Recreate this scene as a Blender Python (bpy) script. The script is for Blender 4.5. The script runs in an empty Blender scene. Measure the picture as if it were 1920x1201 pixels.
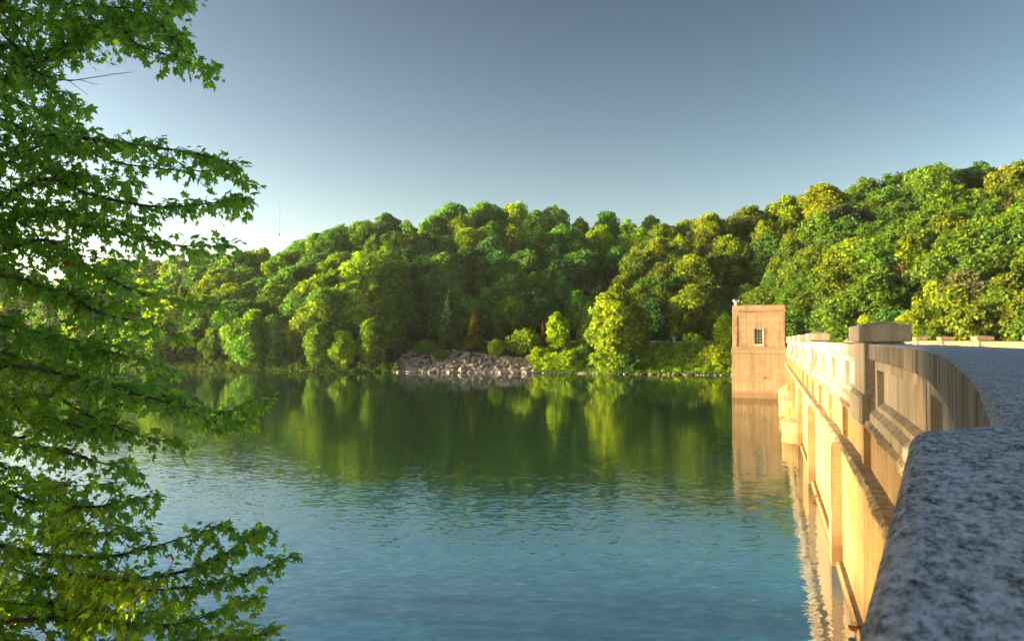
import bpy, math, random
import numpy as np
from mathutils import Vector

random.seed(7)
rng = np.random.default_rng(7)
scene = bpy.context.scene
COL = scene.collection
R = math.radians

# ------------------------------------------------------------------ camera
EYE = 6.0
HAZE = 0.00013
F = 1440.0
PITCH = math.atan(36 / 1440)
cp, sp = math.cos(PITCH), math.sin(PITCH)


def at(px, py, d):
    """world point seen at photo pixel px, py, at forward distance d"""
    a, b = (px - 960) / F, (600.5 - py) / F
    y = cp - b * sp
    z = sp + b * cp
    k = d / y
    return (a * k, d, EYE + z * k)


def zof(py, d):
    return at(960, py, d)[2]


def pxof(x, y):
    return 960 + F * x / max(y, 1e-3)


def pyof(z, y):
    t = (z - EYE) / y
    b = (t * cp - sp) / (cp + t * sp)
    return 600.5 - b * F


def interp(x, tab, k):
    return np.interp(x, [t[0] for t in tab], [t[k] for t in tab])


# ------------------------------------------------------------------ object helpers
def prop(o, label=None, cat=None, group=None, kind=None):
    if label: o['label'] = label
    if cat: o['category'] = cat
    if group: o['group'] = group
    if kind: o['kind'] = kind
    return o


def empty(name, loc=(0, 0, 0), rz=0.0):
    o = bpy.data.objects.new(name, None)
    o.empty_display_size = 0.3
    COL.objects.link(o)
    o.location = loc
    o.rotation_euler = (0, 0, rz)
    return o


def link(name, me, parent=None):
    o = bpy.data.objects.new(name, me)
    COL.objects.link(o)
    if parent: o.parent = parent
    return o


class MB:
    def __init__(s):
        s.v, s.f, s.t = [], [], []
        s.n = 0

    def add(s, v, f, tint=0.5):
        v = np.asarray(v, float).reshape(-1, 3)
        b = s.n
        s.v.append(v)
        s.f.extend([tuple(int(i) + b for i in q) for q in f])
        t = np.broadcast_to(np.asarray(tint, float), (len(v),))
        s.t.append(t)
        s.n += len(v)

    def box(s, x0, x1, y0, y1, z0, z1, tr=None, bev=0.0):
        if bev <= 0:
            v = [(x, y, z) for z in (z0, z1) for y in (y0, y1) for x in (x0, x1)]
            f = [(0, 2, 3, 1), (4, 5, 7, 6), (0, 1, 5, 4), (2, 6, 7, 3), (0, 4, 6, 2), (1, 3, 7, 5)]
        else:
            b = bev
            v, f = [], []
            rings = [(z0, b), (z0 + b, 0), (z1 - b, 0), (z1, b)]
            for z, i in rings:
                a0, a1, c0, c1 = x0 + i, x1 - i, y0 + i, y1 - i
                q = b if i == 0 else b * 0.4
                v += [(a0 + q, c0, z), (a1 - q, c0, z), (a1, c0 + q, z), (a1, c1 - q, z),
                      (a1 - q, c1, z), (a0 + q, c1, z), (a0, c1 - q, z), (a0, c0 + q, z)]
            for r in range(3):
                for k in range(8):
                    f.append((r * 8 + k, r * 8 + (k + 1) % 8, r * 8 + 8 + (k + 1) % 8, r * 8 + 8 + k))
            f.append(tuple(range(7, -1, -1)))
            f.append(tuple(range(24, 32)))
        if tr is not None: v = [tr(*p) for p in v]
        s.add(v, f)

    def tube(s, pts, rad, n=6, cap=True):
        pts = [np.asarray(p, float) for p in pts]
        m = len(pts)
        V, Fc = [], []
        for i, p in enumerate(pts):
            d = pts[min(i + 1, m - 1)] - pts[max(i - 1, 0)]
            d = d / (np.linalg.norm(d) + 1e-9)
            a = np.array([0, 0, 1.0]) if abs(d[2]) < 0.9 else np.array([1.0, 0, 0])
            u = np.cross(d, a); u /= np.linalg.norm(u)
            w = np.cross(d, u)
            r = rad[i] if hasattr(rad, '__len__') else rad
            for k in range(n):
                an = 2 * math.pi * k / n
                V.append(p + r * (math.cos(an) * u + math.sin(an) * w))
        for i in range(m - 1):
            for k in range(n):
                Fc.append((i * n + k, i * n + (k + 1) % n, (i + 1) * n + (k + 1) % n, (i + 1) * n + k))
        if cap:
            Fc.append(tuple(range(n - 1, -1, -1)))
            Fc.append(tuple(range((m - 1) * n, m * n)))
        s.add(V, Fc)

    def polys(s, P, tint):
        """P (N, k, 3): N separate k-gons with one tint each"""
        N, k, _ = P.shape
        b = s.n
        s.v.append(P.reshape(-1, 3))
        idx = (np.arange(N * k) + b).reshape(N, k)
        s.f.extend(map(tuple, idx.tolist()))
        s.t.append(np.repeat(tint, k))
        s.n += N * k

    def mesh(s, name, mat, smooth=False, tint=False):
        me = bpy.data.meshes.new(name)
        me.from_pydata(np.concatenate(s.v).tolist(), [], s.f)
        if tint:
            a = me.attributes.new('tint', 'FLOAT', 'POINT')
            a.data.foreach_set('value', np.concatenate(s.t).astype(np.float32))
        if mat: me.materials.append(mat)
        if smooth: me.polygons.foreach_set('use_smooth', [True] * len(me.polygons))
        me.update()
        return me

    def obj(s, name, mat, parent=None, smooth=False, tint=False):
        return link(name, s.mesh(name, mat, smooth, tint), parent)


# ------------------------------------------------------------------ materials
def newmat(name):
    m = bpy.data.materials.new(name)
    m.use_nodes = True
    nt = m.node_tree
    nt.nodes.clear()
    out = nt.nodes.new('ShaderNodeOutputMaterial')
    return m, nt, out


class NG:
    def __init__(s, nt): s.nt = nt

    def n(s, t, ins=None, **kw):
        nd = s.nt.nodes.new(t)
        for k, v in kw.items(): setattr(nd, k, v)
        for k, v in (ins or {}).items():
            i = nd.inputs[k]
            if isinstance(v, bpy.types.NodeSocket): s.nt.links.new(v, i)
            else: i.default_value = v
        return nd

    def l(s, a, b): s.nt.links.new(a, b)

    def pos(s, sc=(1, 1, 1)):
        g = s.n('ShaderNodeNewGeometry')
        return s.n('ShaderNodeMapping', {'Vector': g.outputs['Position'], 'Scale': sc}).outputs[0]

    def noise(s, v, scale, detail=4, rough=0.55, out='Fac'):
        return s.n('ShaderNodeTexNoise', {'Vector': v, 'Scale': scale, 'Detail': detail, 'Roughness': rough}).outputs[out]

    def ramp(s, fac, stops):
        r = s.n('ShaderNodeValToRGB', {'Fac': fac})
        e = r.color_ramp.elements
        while len(e) < len(stops): e.new(0.5)
        for el, (p, c) in zip(e, stops):
            el.position = p
            el.color = (*c, 1) if len(c) == 3 else c
        return r.outputs[0]

    def mix(s, fac, a, b, mode='MIX'):
        m = s.n('ShaderNodeMix', data_type='RGBA', blend_type=mode)
        for k, v in ((0, fac), (6, a), (7, b)):
            if isinstance(v, bpy.types.NodeSocket): s.nt.links.new(v, m.inputs[k])
            else: m.inputs[k].default_value = v if k == 0 else ((*v, 1) if len(v) == 3 else v)
        return m.outputs[2]

    def math(s, op, a, b=0.0, clamp=False):
        m = s.n('ShaderNodeMath', operation=op, use_clamp=clamp)
        for k, v in ((0, a), (1, b)):
            if isinstance(v, bpy.types.NodeSocket): s.nt.links.new(v, m.inputs[k])
            else: m.inputs[k].default_value = v
        return m.outputs[0]


def g3(v): return (v, v, v)


def concrete(name, ca, cb, streak=0.5, boards=0.0, top_dirt=0.6, bump=0.4, rough=0.85, grain=22.0, waterline=True):
    m, nt, out = newmat(name)
    g = NG(nt)
    p = g.pos()
    base = g.ramp(g.noise(p, 0.55, 6, 0.62), [(0.3, ca), (0.7, cb)])
    # rain streaks running down the face
    st = g.noise(g.pos((2.6, 2.6, 0.10)), 1.7, 5, 0.65)
    stm = g.ramp(st, [(0.42, g3(1.0)), (0.68, (1 - streak, 1 - streak, 1 - streak * 1.05))])
    col = g.mix(1.0, base, stm, 'MULTIPLY')
    # blotchy light patches
    pt = g.ramp(g.noise(p, 2.3, 3, 0.5), [(0.55, g3(0.0)), (0.75, g3(1.0))])
    col = g.mix(g.math('MULTIPLY', pt, 0.18), col, (0.62, 0.56, 0.46))
    sp_ = g.ramp(g.noise(p, grain, 4, 0.7), [(0.35, g3(0.72)), (0.6, g3(1.08))])
    col = g.mix(0.8, col, sp_, 'MULTIPLY')
    if boards:
        z = g.n('ShaderNodeSeparateXYZ', {'Vector': g.pos()}).outputs[2]
        zz = g.math('ADD', z, g.math('MULTIPLY', g.noise(p, 1.5, 2), 0.05))
        fr = g.math('FRACT', g.math('MULTIPLY', zz, 2.4))
        ln = g.math('LESS_THAN', fr, 0.07)
        col = g.mix(g.math('MULTIPLY', ln, boards), col, (0.16, 0.12, 0.08))
        bd = g.n('ShaderNodeTexWhiteNoise', {'W': g.math('FLOOR', g.math('MULTIPLY', zz, 2.4))}, noise_dimensions='1D').outputs[0]
        col = g.mix(0.35, col, g.ramp(bd, [(0, g3(0.78)), (1, g3(1.1))]), 'MULTIPLY')
    if waterline:
        z = g.n('ShaderNodeSeparateXYZ', {'Vector': g.pos()}).outputs[2]
        wz = g.math('ADD', z, g.math('MULTIPLY', g.noise(g.pos((1, 1, 0.3)), 1.4, 4), -0.9))
        wl = g.ramp(wz, [(0.0, g3(1.0)), (0.12, g3(0.55)), (0.35, g3(0.0))])
        col = g.mix(g.math('MULTIPLY', wl, 0.6), col, (0.15, 0.095, 0.05))
    if top_dirt:
        nz = g.n('ShaderNodeSeparateXYZ', {'Vector': g.n('ShaderNodeNewGeometry').outputs['True Normal']}).outputs[2]
        tp = g.ramp(nz, [(0.45, g3(0)), (0.8, g3(1))])
        blot = g.ramp(g.noise(p, 7, 6, 0.7), [(0.35, g3(0.25)), (0.62, g3(1.0))])
        col = g.mix(g.math('MULTIPLY', g.math('MULTIPLY', tp, blot), top_dirt), col, (0.065, 0.062, 0.055))
    b = g.n('ShaderNodeBump', {'Strength': bump, 'Distance': 0.03, 'Height': g.noise(p, grain * 0.8, 6, 0.7)})
    bs = g.n('ShaderNodeBsdfPrincipled', {'Base Color': col, 'Roughness': rough, 'Normal': b.outputs[0]})
    bs.inputs['Specular IOR Level'].default_value = 0.25
    g.l(bs.outputs[0], out.inputs[0])
    return m


def coping_mat():
    """weathered exposed-aggregate coping: pale cement, top tinted by painted skylight, with dark pits and black lichen"""
    m, nt, out = newmat('weathered_coping')
    g = NG(nt)
    p = g.pos()
    base = g.ramp(g.noise(p, 1.2, 5, 0.6), [(0.3, (0.21, 0.19, 0.165)), (0.7, (0.34, 0.31, 0.27))])
    geo = g.n('ShaderNodeNewGeometry')
    nz = g.n('ShaderNodeSeparateXYZ', {'Vector': geo.outputs['True Normal']}).outputs[2]
    tp = g.ramp(nz, [(0.35, g3(0)), (0.8, g3(1))])
    st = g.noise(g.pos((3.2, 3.2, 0.14)), 1.9, 5, 0.68)
    side = g.mix(1.0, base, g.ramp(st, [(0.40, g3(1.0)), (0.62, (0.22, 0.21, 0.20))]), 'MULTIPLY')
    gp = g.n('ShaderNodeNewGeometry').outputs['Position']
    p = g.n('ShaderNodeMapping', {'Vector': gp, 'Rotation': (0, 0, R(-29)), 'Scale': (1, 2.3, 1)}, vector_type='TEXTURE').outputs[0]
    fine = g.noise(p, 420, 8, 0.75)
    mid = g.noise(p, 170, 6, 0.72)
    big = g.noise(p, 34, 5, 0.65)
    pits = g.ramp(g.math('ADD', g.math('ADD', g.math('MULTIPLY', fine, 0.4), g.math('MULTIPLY', mid, 0.48)), g.math('MULTIPLY', big, 0.12)),
                  [(0.42, (0.03, 0.033, 0.04)), (0.475, (0.36, 0.38, 0.43)), (0.545, (0.78, 0.82, 0.95))])  # blue tint on the top faces stands in for skylight
    vor = g.n('ShaderNodeTexVoronoi', {'Vector': p, 'Scale': 240.0}).outputs['Distance']
    pits = g.mix(0.3, pits, g.ramp(vor, [(0.1, g3(1.25)), (0.55, g3(0.45))]), 'MULTIPLY')
    col = g.mix(tp, side, pits)
    hgt = g.math('ADD', fine, g.math('MULTIPLY', mid, 1.2))
    b = g.n('ShaderNodeBump', {'Strength': 0.5, 'Distance': 0.004, 'Height': hgt})
    bs = g.n('ShaderNodeBsdfPrincipled', {'Base Color': col, 'Roughness': 0.75, 'Normal': b.outputs[0]})
    bs.inputs['Specular IOR Level'].default_value = 0.35
    g.l(bs.outputs[0], out.inputs[0])
    return m


def plain(name, col, rough=0.6, metal=0.0, var=0.25, sc=6.0, bump=0.0):
    m, nt, out = newmat(name)
    g = NG(nt)
    p = g.pos()
    f = g.noise(p, sc, 5, 0.6)
    c = g.mix(1.0, col, g.ramp(f, [(0.3, g3(1 - var)), (0.7, g3(1 + var * 0.6))]), 'MULTIPLY')
    ins = {'Base Color': c, 'Roughness': rough, 'Metallic': metal}
    if bump:
        ins['Normal'] = g.n('ShaderNodeBump', {'Strength': bump, 'Distance': 0.1, 'Height': f}).outputs[0]
    bs = g.n('ShaderNodeBsdfPrincipled', ins)
    g.l(bs.outputs[0], out.inputs[0])
    return m


def leafmat(name, trans=0.35, gloss=0.0, fixed=None, young=False):
    m, nt, out = newmat(name)
    g = NG(nt)
    base = fixed if fixed else g.n('ShaderNodeObjectInfo').outputs['Color']
    t = g.n('ShaderNodeAttribute', attribute_name='tint').outputs['Fac']
    k = g.ramp(t, [(0.0, (0.55, 0.62, 0.75)), (0.5, (1.0, 1.0, 1.0)), (1.0, (1.75, 1.45, 0.95))])
    col = g.mix(1.0, base, k, 'MULTIPLY')
    if young:   # young leaves at the shoot tips are bronze
        col = g.mix(g.ramp(t, [(0.955, g3(0)), (0.985, g3(1))]), col, (0.30, 0.13, 0.04))
    tc = g.mix(1.0, col, (1.75, 1.6, 0.7), 'MULTIPLY')
    d = g.n('ShaderNodeBsdfDiffuse', {'Color': col})
    tr = g.n('ShaderNodeBsdfTranslucent', {'Color': tc})
    mx = g.n('ShaderNodeMixShader', {0: trans, 1: d.outputs[0], 2: tr.outputs[0]})
    last = mx
    if gloss:
        gl = g.n('ShaderNodeBsdfGlossy', {'Color': (0.8, 0.9, 1.0, 1), 'Roughness': 0.38})
        last = g.n('ShaderNodeMixShader', {0: gloss, 1: mx.outputs[0], 2: gl.outputs[0]})
    g.l(last.outputs[0], out.inputs[0])
    return m


M = {}
M['wall'] = concrete('dam_concrete', (0.29, 0.205, 0.11), (0.46, 0.335, 0.185), 0.5, boards=0.25)
M['parapet'] = concrete('parapet_concrete', (0.31, 0.265, 0.22), (0.49, 0.43, 0.36), 0.42, top_dirt=0.5, waterline=False)
M['ledge'] = concrete('mossy_ledge', (0.24, 0.20, 0.14), (0.44, 0.37, 0.27), 0.5, top_dirt=0.4, bump=0.9, grain=9, waterline=False)
M['tower'] = concrete('tower_concrete', (0.235, 0.18, 0.13), (0.37, 0.285, 0.215), 0.36, boards=0.28, top_dirt=0.3)
M['far_parapet'] = concrete('far_parapet_concrete', (0.19, 0.145, 0.105), (0.30, 0.235, 0.175), 0.4, top_dirt=0.5, waterline=False)
M['coping'] = coping_mat()
M['asphalt'] = plain('asphalt', (0.05, 0.05, 0.052), 0.9, var=0.3, sc=20)
M['iron'] = plain('rusty_iron', (0.20, 0.055, 0.03), 0.8, var=0.5, sc=15)
M['whitepaint'] = plain('white_paint', (0.75, 0.76, 0.76), 0.4, var=0.1)
M['steel'] = plain('galvanised_steel', (0.55, 0.57, 0.60), 0.45, 0.3, var=0.15)
M['greypaint'] = plain('grey_green_paint', (0.33, 0.42, 0.42), 0.5, var=0.12)
M['mast'] = plain('mast_steel', (0.10, 0.10, 0.11), 0.6, var=0.2)
M['bark'] = plain('bark', (0.085, 0.065, 0.05), 0.9, var=0.5, sc=8, bump=0.5)
M['palebark'] = plain('pale_dead_wood', (0.34, 0.29, 0.23), 0.9, var=0.3, sc=5)
M['brownwood'] = plain('brown_dead_twigs', (0.24, 0.12, 0.05), 0.9, var=0.3, sc=5)
M['rock'] = plain('grey_rock', (0.27, 0.25, 0.235), 0.85, var=0.75, sc=1.1, bump=0.6)
M['soil'] = plain('soil', (0.09, 0.065, 0.04), 0.95, var=0.4, sc=0.4)
M['leaf'] = leafmat('tree_leaves', 0.38)
M['maple'] = leafmat('maple_leaves', 0.6, 0.05, (0.23, 0.48, 0.075, 1), young=True)
M['cover'] = leafmat('ground_cover_lit', 0.3, 0, (0.22, 0.38, 0.03, 1))  # brightened copy: sunlight put into the leaf colour
M['shade_cover'] = leafmat('ground_cover_shaded', 0.3, 0, (0.07, 0.15, 0.03, 1))  # darker copy of the cover: shade put into the leaf colour
M['reveal'] = concrete('window_surround', (0.55, 0.47, 0.36), (0.66, 0.58, 0.46), 0.15, waterline=False, top_dirt=0.2)


def glassmat():
    m, nt, out = newmat('dark_window_glass')
    g = NG(nt)
    bs = g.n('ShaderNodeBsdfPrincipled', {'Base Color': (0.06, 0.075, 0.09, 1), 'Roughness': 0.12})
    g.l(bs.outputs[0], out.inputs[0])
    return m


M['glass'] = glassmat()


def groundmat():
    m, nt, out = newmat('forest_floor')
    g = NG(nt)
    p = g.pos()
    c = g.ramp(g.noise(p, 0.12, 6, 0.65), [(0.35, (0.025, 0.045, 0.012)), (0.55, (0.05, 0.075, 0.02)), (0.75, (0.085, 0.065, 0.035))])
    c = g.mix(0.7, c, g.ramp(g.noise(p, 1.5, 6, 0.7), [(0.3, g3(0.5)), (0.7, g3(1.3))]), 'MULTIPLY')
    b = g.n('ShaderNodeBump', {'Strength': 0.8, 'Distance': 0.5, 'Height': g.noise(p, 0.9, 6, 0.7)})
    bs = g.n('ShaderNodeBsdfPrincipled', {'Base Color': c, 'Roughness': 0.95, 'Normal': b.outputs[0]})
    g.l(bs.outputs[0], out.inputs[0])
    return m


M['ground'] = groundmat()


def watermat():
    m, nt, out = newmat('lake_water')
    g = NG(nt)
    # slopes of the ripples, straight from noise (crests run across the view, driven by the wind)
    def slope(sx, sy, amp, det=2.0, rot=0.0):
        geo = g.n('ShaderNodeNewGeometry')
        mp = g.n('ShaderNodeMapping', {'Vector': geo.outputs['Position'], 'Scale': (sx, sy, 1), 'Rotation': (0, 0, rot)}).outputs[0]
        wob = g.noise(mp, 1.0, det, 0.5, out='Color')
        v = g.n('ShaderNodeVectorMath', {0: wob, 1: (0.5, 0.5, 0.5)}, operation='SUBTRACT').outputs[0]
        return g.n('ShaderNodeVectorMath', {0: v, 1: (amp * 0.45, amp, 0)}, operation='MULTIPLY').outputs[0]
    a = slope(2.0, 5.6, WAVE[0], 2.0, R(6))
    b = slope(5.0, 13.0, WAVE[1], 2.0, R(-9))
    c = slope(0.3, 0.9, WAVE[2], 1.0, R(3))
    s1 = g.n('ShaderNodeVectorMath', {0: a, 1: b}, operation='ADD').outputs[0]
    s1 = g.n('ShaderNodeVectorMath', {0: s1, 1: c}, operation='ADD').outputs[0]
    # wind patches: calmer and livelier stretches of water; calm in the lee of the far shore
    geo = g.n('ShaderNodeNewGeometry')
    y = g.n('ShaderNodeSeparateXYZ', {'Vector': geo.outputs['Position']}).outputs[1]
    wp = g.noise(g.pos((0.02, 0.05, 1)), 1.0, 3)
    yy = g.math('ADD', y, g.math('MULTIPLY', g.math('SUBTRACT', wp, 0.5), 60.0))
    lee = g.n('ShaderNodeMapRange', {'Value': yy, 'From Min': 32.0, 'From Max': 64.0, 'To Min': 1.0, 'To Max': WAVE[3]}).outputs[0]
    s1 = g.n('ShaderNodeVectorMath', {0: s1, 'Scale': lee}, operation='SCALE').outputs[0]
    nrm = g.n('ShaderNodeVectorMath', {0: s1, 1: (0, 0, 1)}, operation='ADD').outputs[0]
    nrm = g.n('ShaderNodeVectorMath', {0: nrm}, operation='NORMALIZE').outputs[0]
    reflect_tint = g.n('ShaderNodeMapRange', {'Value': yy, 'From Min': 15.0, 'From Max': 38.0, 'To Min': 0.0, 'To Max': 1.0}).outputs[0]
    wcol = g.mix(reflect_tint, (0.008, 0.15, 0.30), (0.012, 0.045, 0.018))  # sky and hill reflections put into the colour: blue near, green far
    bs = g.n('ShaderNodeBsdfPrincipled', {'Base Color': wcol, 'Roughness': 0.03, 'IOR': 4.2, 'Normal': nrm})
    g.l(bs.outputs[0], out.inputs[0])
    return m


WAVE = (0.115, 0.145, 0.025, 0.14)
M['water'] = watermat()

# ------------------------------------------------------------------ terrain
#        px    shore  ridge  skyline
HA = [(-900, 300, 420, 540), (-300, 240, 340, 520), (100, 190, 280, 505), (200, 176, 262, 505), (300, 160, 240, 492), (440, 152, 220, 478),
      (500, 150, 215, 490), (560, 147, 208, 460), (620, 145, 208, 438), (690, 143, 215, 420), (760, 141, 225, 420), (850, 140, 235, 398),
      (1000, 138, 245, 402), (1100, 137, 250, 410), (1200, 140, 255, 416), (1300, 150, 260, 416), (1500, 180, 270, 450), (1900, 240, 330, 520), (3200, 300, 420, 560)]
SHELF = [(-900, 0), (690, 0), (780, 1), (1420, 1), (1500, 0.3), (3200, 0.3)]
HB = [(-900, 400, 450, 700), (1050, 140, 165, 690), (1085, 137, 160, 650), (1110, 136, 164, 608), (1150, 134, 172, 545), (1200, 132, 182, 475), (1240, 131, 190, 425), (1300, 130, 196, 412),
      (1380, 129, 200, 405), (1470, 126, 202, 386), (1560, 116, 200, 357), (1700, 104, 192, 340), (1800, 98, 186, 328), (1920, 92, 180, 318), (2200, 80, 165, 305), (2600, 70, 150, 280), (3200, 65, 140, 280)]
TREE_H = 9.5


def sstep(t):
    t = np.clip(t, 0, 1)
    return t * t * (3 - 2 * t)


def hill(px, d, T, shelf):
    ys, yr, sk = interp(px, T, 1), interp(px, T, 2), interp(px, T, 3)
    zr = np.maximum(zof_np(sk, yr) - TREE_H, 0.5)
    st = ys + 25 * shelf
    bank = (4.9 * sstep((d - ys) / 13)) * shelf
    t = np.clip((d - st) / np.maximum(yr - st, 1), 0, 1)
    prof = np.sin(t * math.pi / 2) ** 1.05
    h = bank + np.maximum(zr - bank, 0) * prof
    h = h - np.clip(d - yr, 0, None) * 0.10
    return np.where(d < ys, np.maximum((d - ys) * 0.35, -5.0), h)


def zof_np(py, d):
    b = (600.5 - py) / F
    return EYE + d * (sp + b * cp) / (cp - b * sp)


def ground_z(px, d):
    sh = interp(px, SHELF, 1)
    a = hill(px, d, HA, sh)
    b = hill(px, d, HB, sh)
    h = np.maximum(a, b)
    x = (px - 960) / F * d
    n = 0.5 * np.sin(x * 0.31 + 1.3) * np.sin(d * 0.27) + 0.3 * np.sin(x * 0.73) * np.cos(d * 0.61 + 2)
    return h + np.where(h > 7, n, 0)


def gz(px, d): return float(ground_z(np.float64(px), np.float64(d)))


pxs = np.concatenate([np.arange(-900, -100, 50), np.arange(-100, 2100, 12), np.arange(2100, 3201, 50)]).astype(float)
ds = np.concatenate([np.arange(62, 120, 6), np.arange(120, 280, 2.0), np.arange(280, 480, 10), np.arange(480, 1500, 100)]).astype(float)
PX, DS = np.meshgrid(pxs, ds)
Z = ground_z(PX, DS)
Z = np.where(DS > 480, np.minimum(Z, 6), Z)
Z = np.where(DS > 1300, 2, Z)
V = np.stack([(PX - 960) / F * DS, DS, Z], -1).reshape(-1, 3)
nc = len(pxs)
tm = MB()
fc = [(j * nc + i, j * nc + i + 1, (j + 1) * nc + i + 1, (j + 1) * nc + i) for j in range(len(ds) - 1) for i in range(nc - 1)]
tm.add(V, fc)
prop(tm.obj('hillside', M['ground'], smooth=True), 'wooded hills around the far side of the reservoir', kind='structure')

# ------------------------------------------------------------------ dam axis
CTRL = [(-7.0, -12.9), (-3.35, -6.0), (-1.05, -2.0), (0.037, -0.03), (0.155, 0.184), (0.274, 0.398), (0.48, 0.77), (0.92, 1.53), (1.44, 2.48), (2.6, 4.68), (3.99, 7.6), (6.24, 13.5),
        (12.5, 32.1), (20.0, 54.6), (27.8, 77.8), (37.9, 108.0), (48.0, 138.0)]


def catmull(P, k=40):
    P = [np.array(p, float) for p in P]
    out = []
    for i in range(len(P) - 1):
        p0 = P[i - 1] if i else 2 * P[0] - P[1]
        p1, p2 = P[i], P[i + 1]
        p3 = P[i + 2] if i + 2 < len(P) else 2 * P[-1] - P[-2]
        t0 = 0
        def tj(ti, a, b): return ti + np.linalg.norm(b - a) ** 0.5
        t1 = tj(t0, p0, p1); t2 = tj(t1, p1, p2); t3 = tj(t2, p2, p3)
        for t in np.linspace(t1, t2, k, endpoint=False):
            A1 = (t1 - t) / (t1 - t0) * p0 + (t - t0) / (t1 - t0) * p1
            A2 = (t2 - t) / (t2 - t1) * p1 + (t - t1) / (t2 - t1) * p2
            A3 = (t3 - t) / (t3 - t2) * p2 + (t - t2) / (t3 - t2) * p3
            B1 = (t2 - t) / (t2 - t0) * A1 + (t - t0) / (t2 - t0) * A2
            B2 = (t3 - t) / (t3 - t1) * A2 + (t - t1) / (t3 - t1) * A3
            out.append((t2 - t) / (t2 - t1) * B1 + (t - t1) / (t2 - t1) * B2)
    out.append(P[-1])
    return np.array(out)


AX = catmull(CTRL)
AS = np.concatenate([[0], np.cumsum(np.linalg.norm(np.diff(AX, axis=0), axis=1))])
AT = np.gradient(AX, axis=0)
AT /= np.linalg.norm(AT, axis=1)[:, None]


def s_at(d): return float(np.interp(d, AX[:, 1], AS))


def frame(s):
    p = np.array([np.interp(s, AS, AX[:, 0]), np.interp(s, AS, AX[:, 1])])
    t = np.array([np.interp(s, AS, AT[:, 0]), np.interp(s, AS, AT[:, 1])])
    t /= np.linalg.norm(t)
    return p, t, np.array([-t[1], t[0]])      # point, along, out (towards the water)


def along(s, o, z):
    p, t, n = frame(s)
    q = p + n * o
    return (q[0], q[1], z)


def sweep(mb, prof, s0, s1, step=0.5, end_skew=None):
    """prof: closed list of (offset towards the water, z)"""
    n = max(2, int(math.ceil((s1 - s0) / step)) + 1)
    k = len(prof)
    V = []
    for i, s in enumerate(np.linspace(s0, s1, n)):
        p, t, nn = frame(s)
        if end_skew is not None and i == n - 1:
            v = np.array(end_skew, float)
            nn = v / float(v @ nn)
        for o, z in prof:
            q = p + nn * o
            V.append((q[0], q[1], z))
    Fc = [(i * k + j, i * k + (j + 1) % k, (i + 1) * k + (j + 1) % k, (i + 1) * k + j) for i in range(n - 1) for j in range(k)]
    Fc.append(tuple(range(k - 1, -1, -1)))
    Fc.append(tuple((n - 1) * k + j for j in range(k)))
    mb.add(V, Fc)


def rprof(o0, o1, z0, z1, r=0.02, out_r=None):
    """rectangle with eased corners: o1 is the water side"""
    q = out_r if out_r else r
    a = []
    for (co, cz, rr, an) in ((o0, z0, r, 180), (o1, z0, r, 270), (o1, z1, q, 0), (o0, z1, r, 90)):
        sx = 1 if co == o1 else -1
        sz = 1 if cz == z1 else -1
        cx, czc = co - sx * rr, cz - sz * rr
        for kk in range(4):
            th = R(an + kk * 30)
            a.append((cx + rr * math.cos(th), czc + rr * math.sin(th)))
    return a


TOP = EYE - 0.085
dam = empty('dam', along(s_at(14), 0, 0))
prop(dam, 'long curved concrete dam with pillared parapets holding back the lake', 'dam')
DLOC = np.array(dam.location)


class DMB(MB):
    def obj(s, name, mat, parent=None, smooth=False, tint=False):
        s.v = [v - DLOC for v in s.v]
        return MB.obj(s, name, mat, parent or dam, smooth, tint)


S_END = s_at(136)
S_T0 = s_at(78.0)
L1, L2 = TOP - 1.32, TOP - 2.32          # tops of the two ledges
# main walls
w = DMB(); sweep(w, [(-9.6, -8), (-0.12, -8), (-0.12, L1 - 0.11), (-9.6, L1 - 0.11)], 0, S_END, 0.6); w.obj('wall', M['wall'])
w = DMB(); sweep(w, [(-9.3, L1 - 0.108), (-1.0, L1 - 0.108), (-1.0, L1 + 0.03), (-9.3, L1 + 0.03)], 0, S_END, 0.6); w.obj('roadway', M['asphalt'])


def ragged_ledge(s0, s1, z, thick, out, inn, amp=0.025):
    mb = DMB()
    n = int((s1 - s0) / 0.12)
    V, k = [], 6
    for i, s in enumerate(np.linspace(s0, s1, n)):
        j = lambda: amp * (2 * random.random() - 1)
        jag = 0.03 * math.sin(s * 1.7) * (1 if (int(s / 1.15) % 2) else 0.3)
        for o, zz in ((inn, z - thick), (out - 0.03 + j(), z - thick), (out + jag + j(), z - thick * 0.55), (out + jag + j(), z - 0.05 + j() * .5), (out - 0.06 + j(), z + j() * .6), (inn, z + 0.02)):
            V.append(along(s, o, zz))
    Fc = [(i * k + j, i * k + (j + 1) % k, (i + 1) * k + (j + 1) % k, (i + 1) * k + j) for i in range(n - 1) for j in range(k)]
    Fc += [tuple(range(k - 1, -1, -1)), tuple((n - 1) * k + j for j in range(k))]
    mb.add(V, Fc)
    return mb


ragged_ledge(s_at(1.0), S_T0 + 1, L1, 0.13, 0.07, -0.6).obj('ledge', M['ledge'])
ragged_ledge(s_at(1.0), S_T0 + 1, L2, 0.16, 0.16, -0.6).obj('ledge', M['ledge'])
w = DMB(); sweep(w, [(-0.3, -1.0), (0.04, -1.0), (0.04, 0.10), (0.0, 0.16), (-0.3, 0.16)], s_at(4), S_T0, 0.6); w.obj('plinth', M['wall'])

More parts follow.
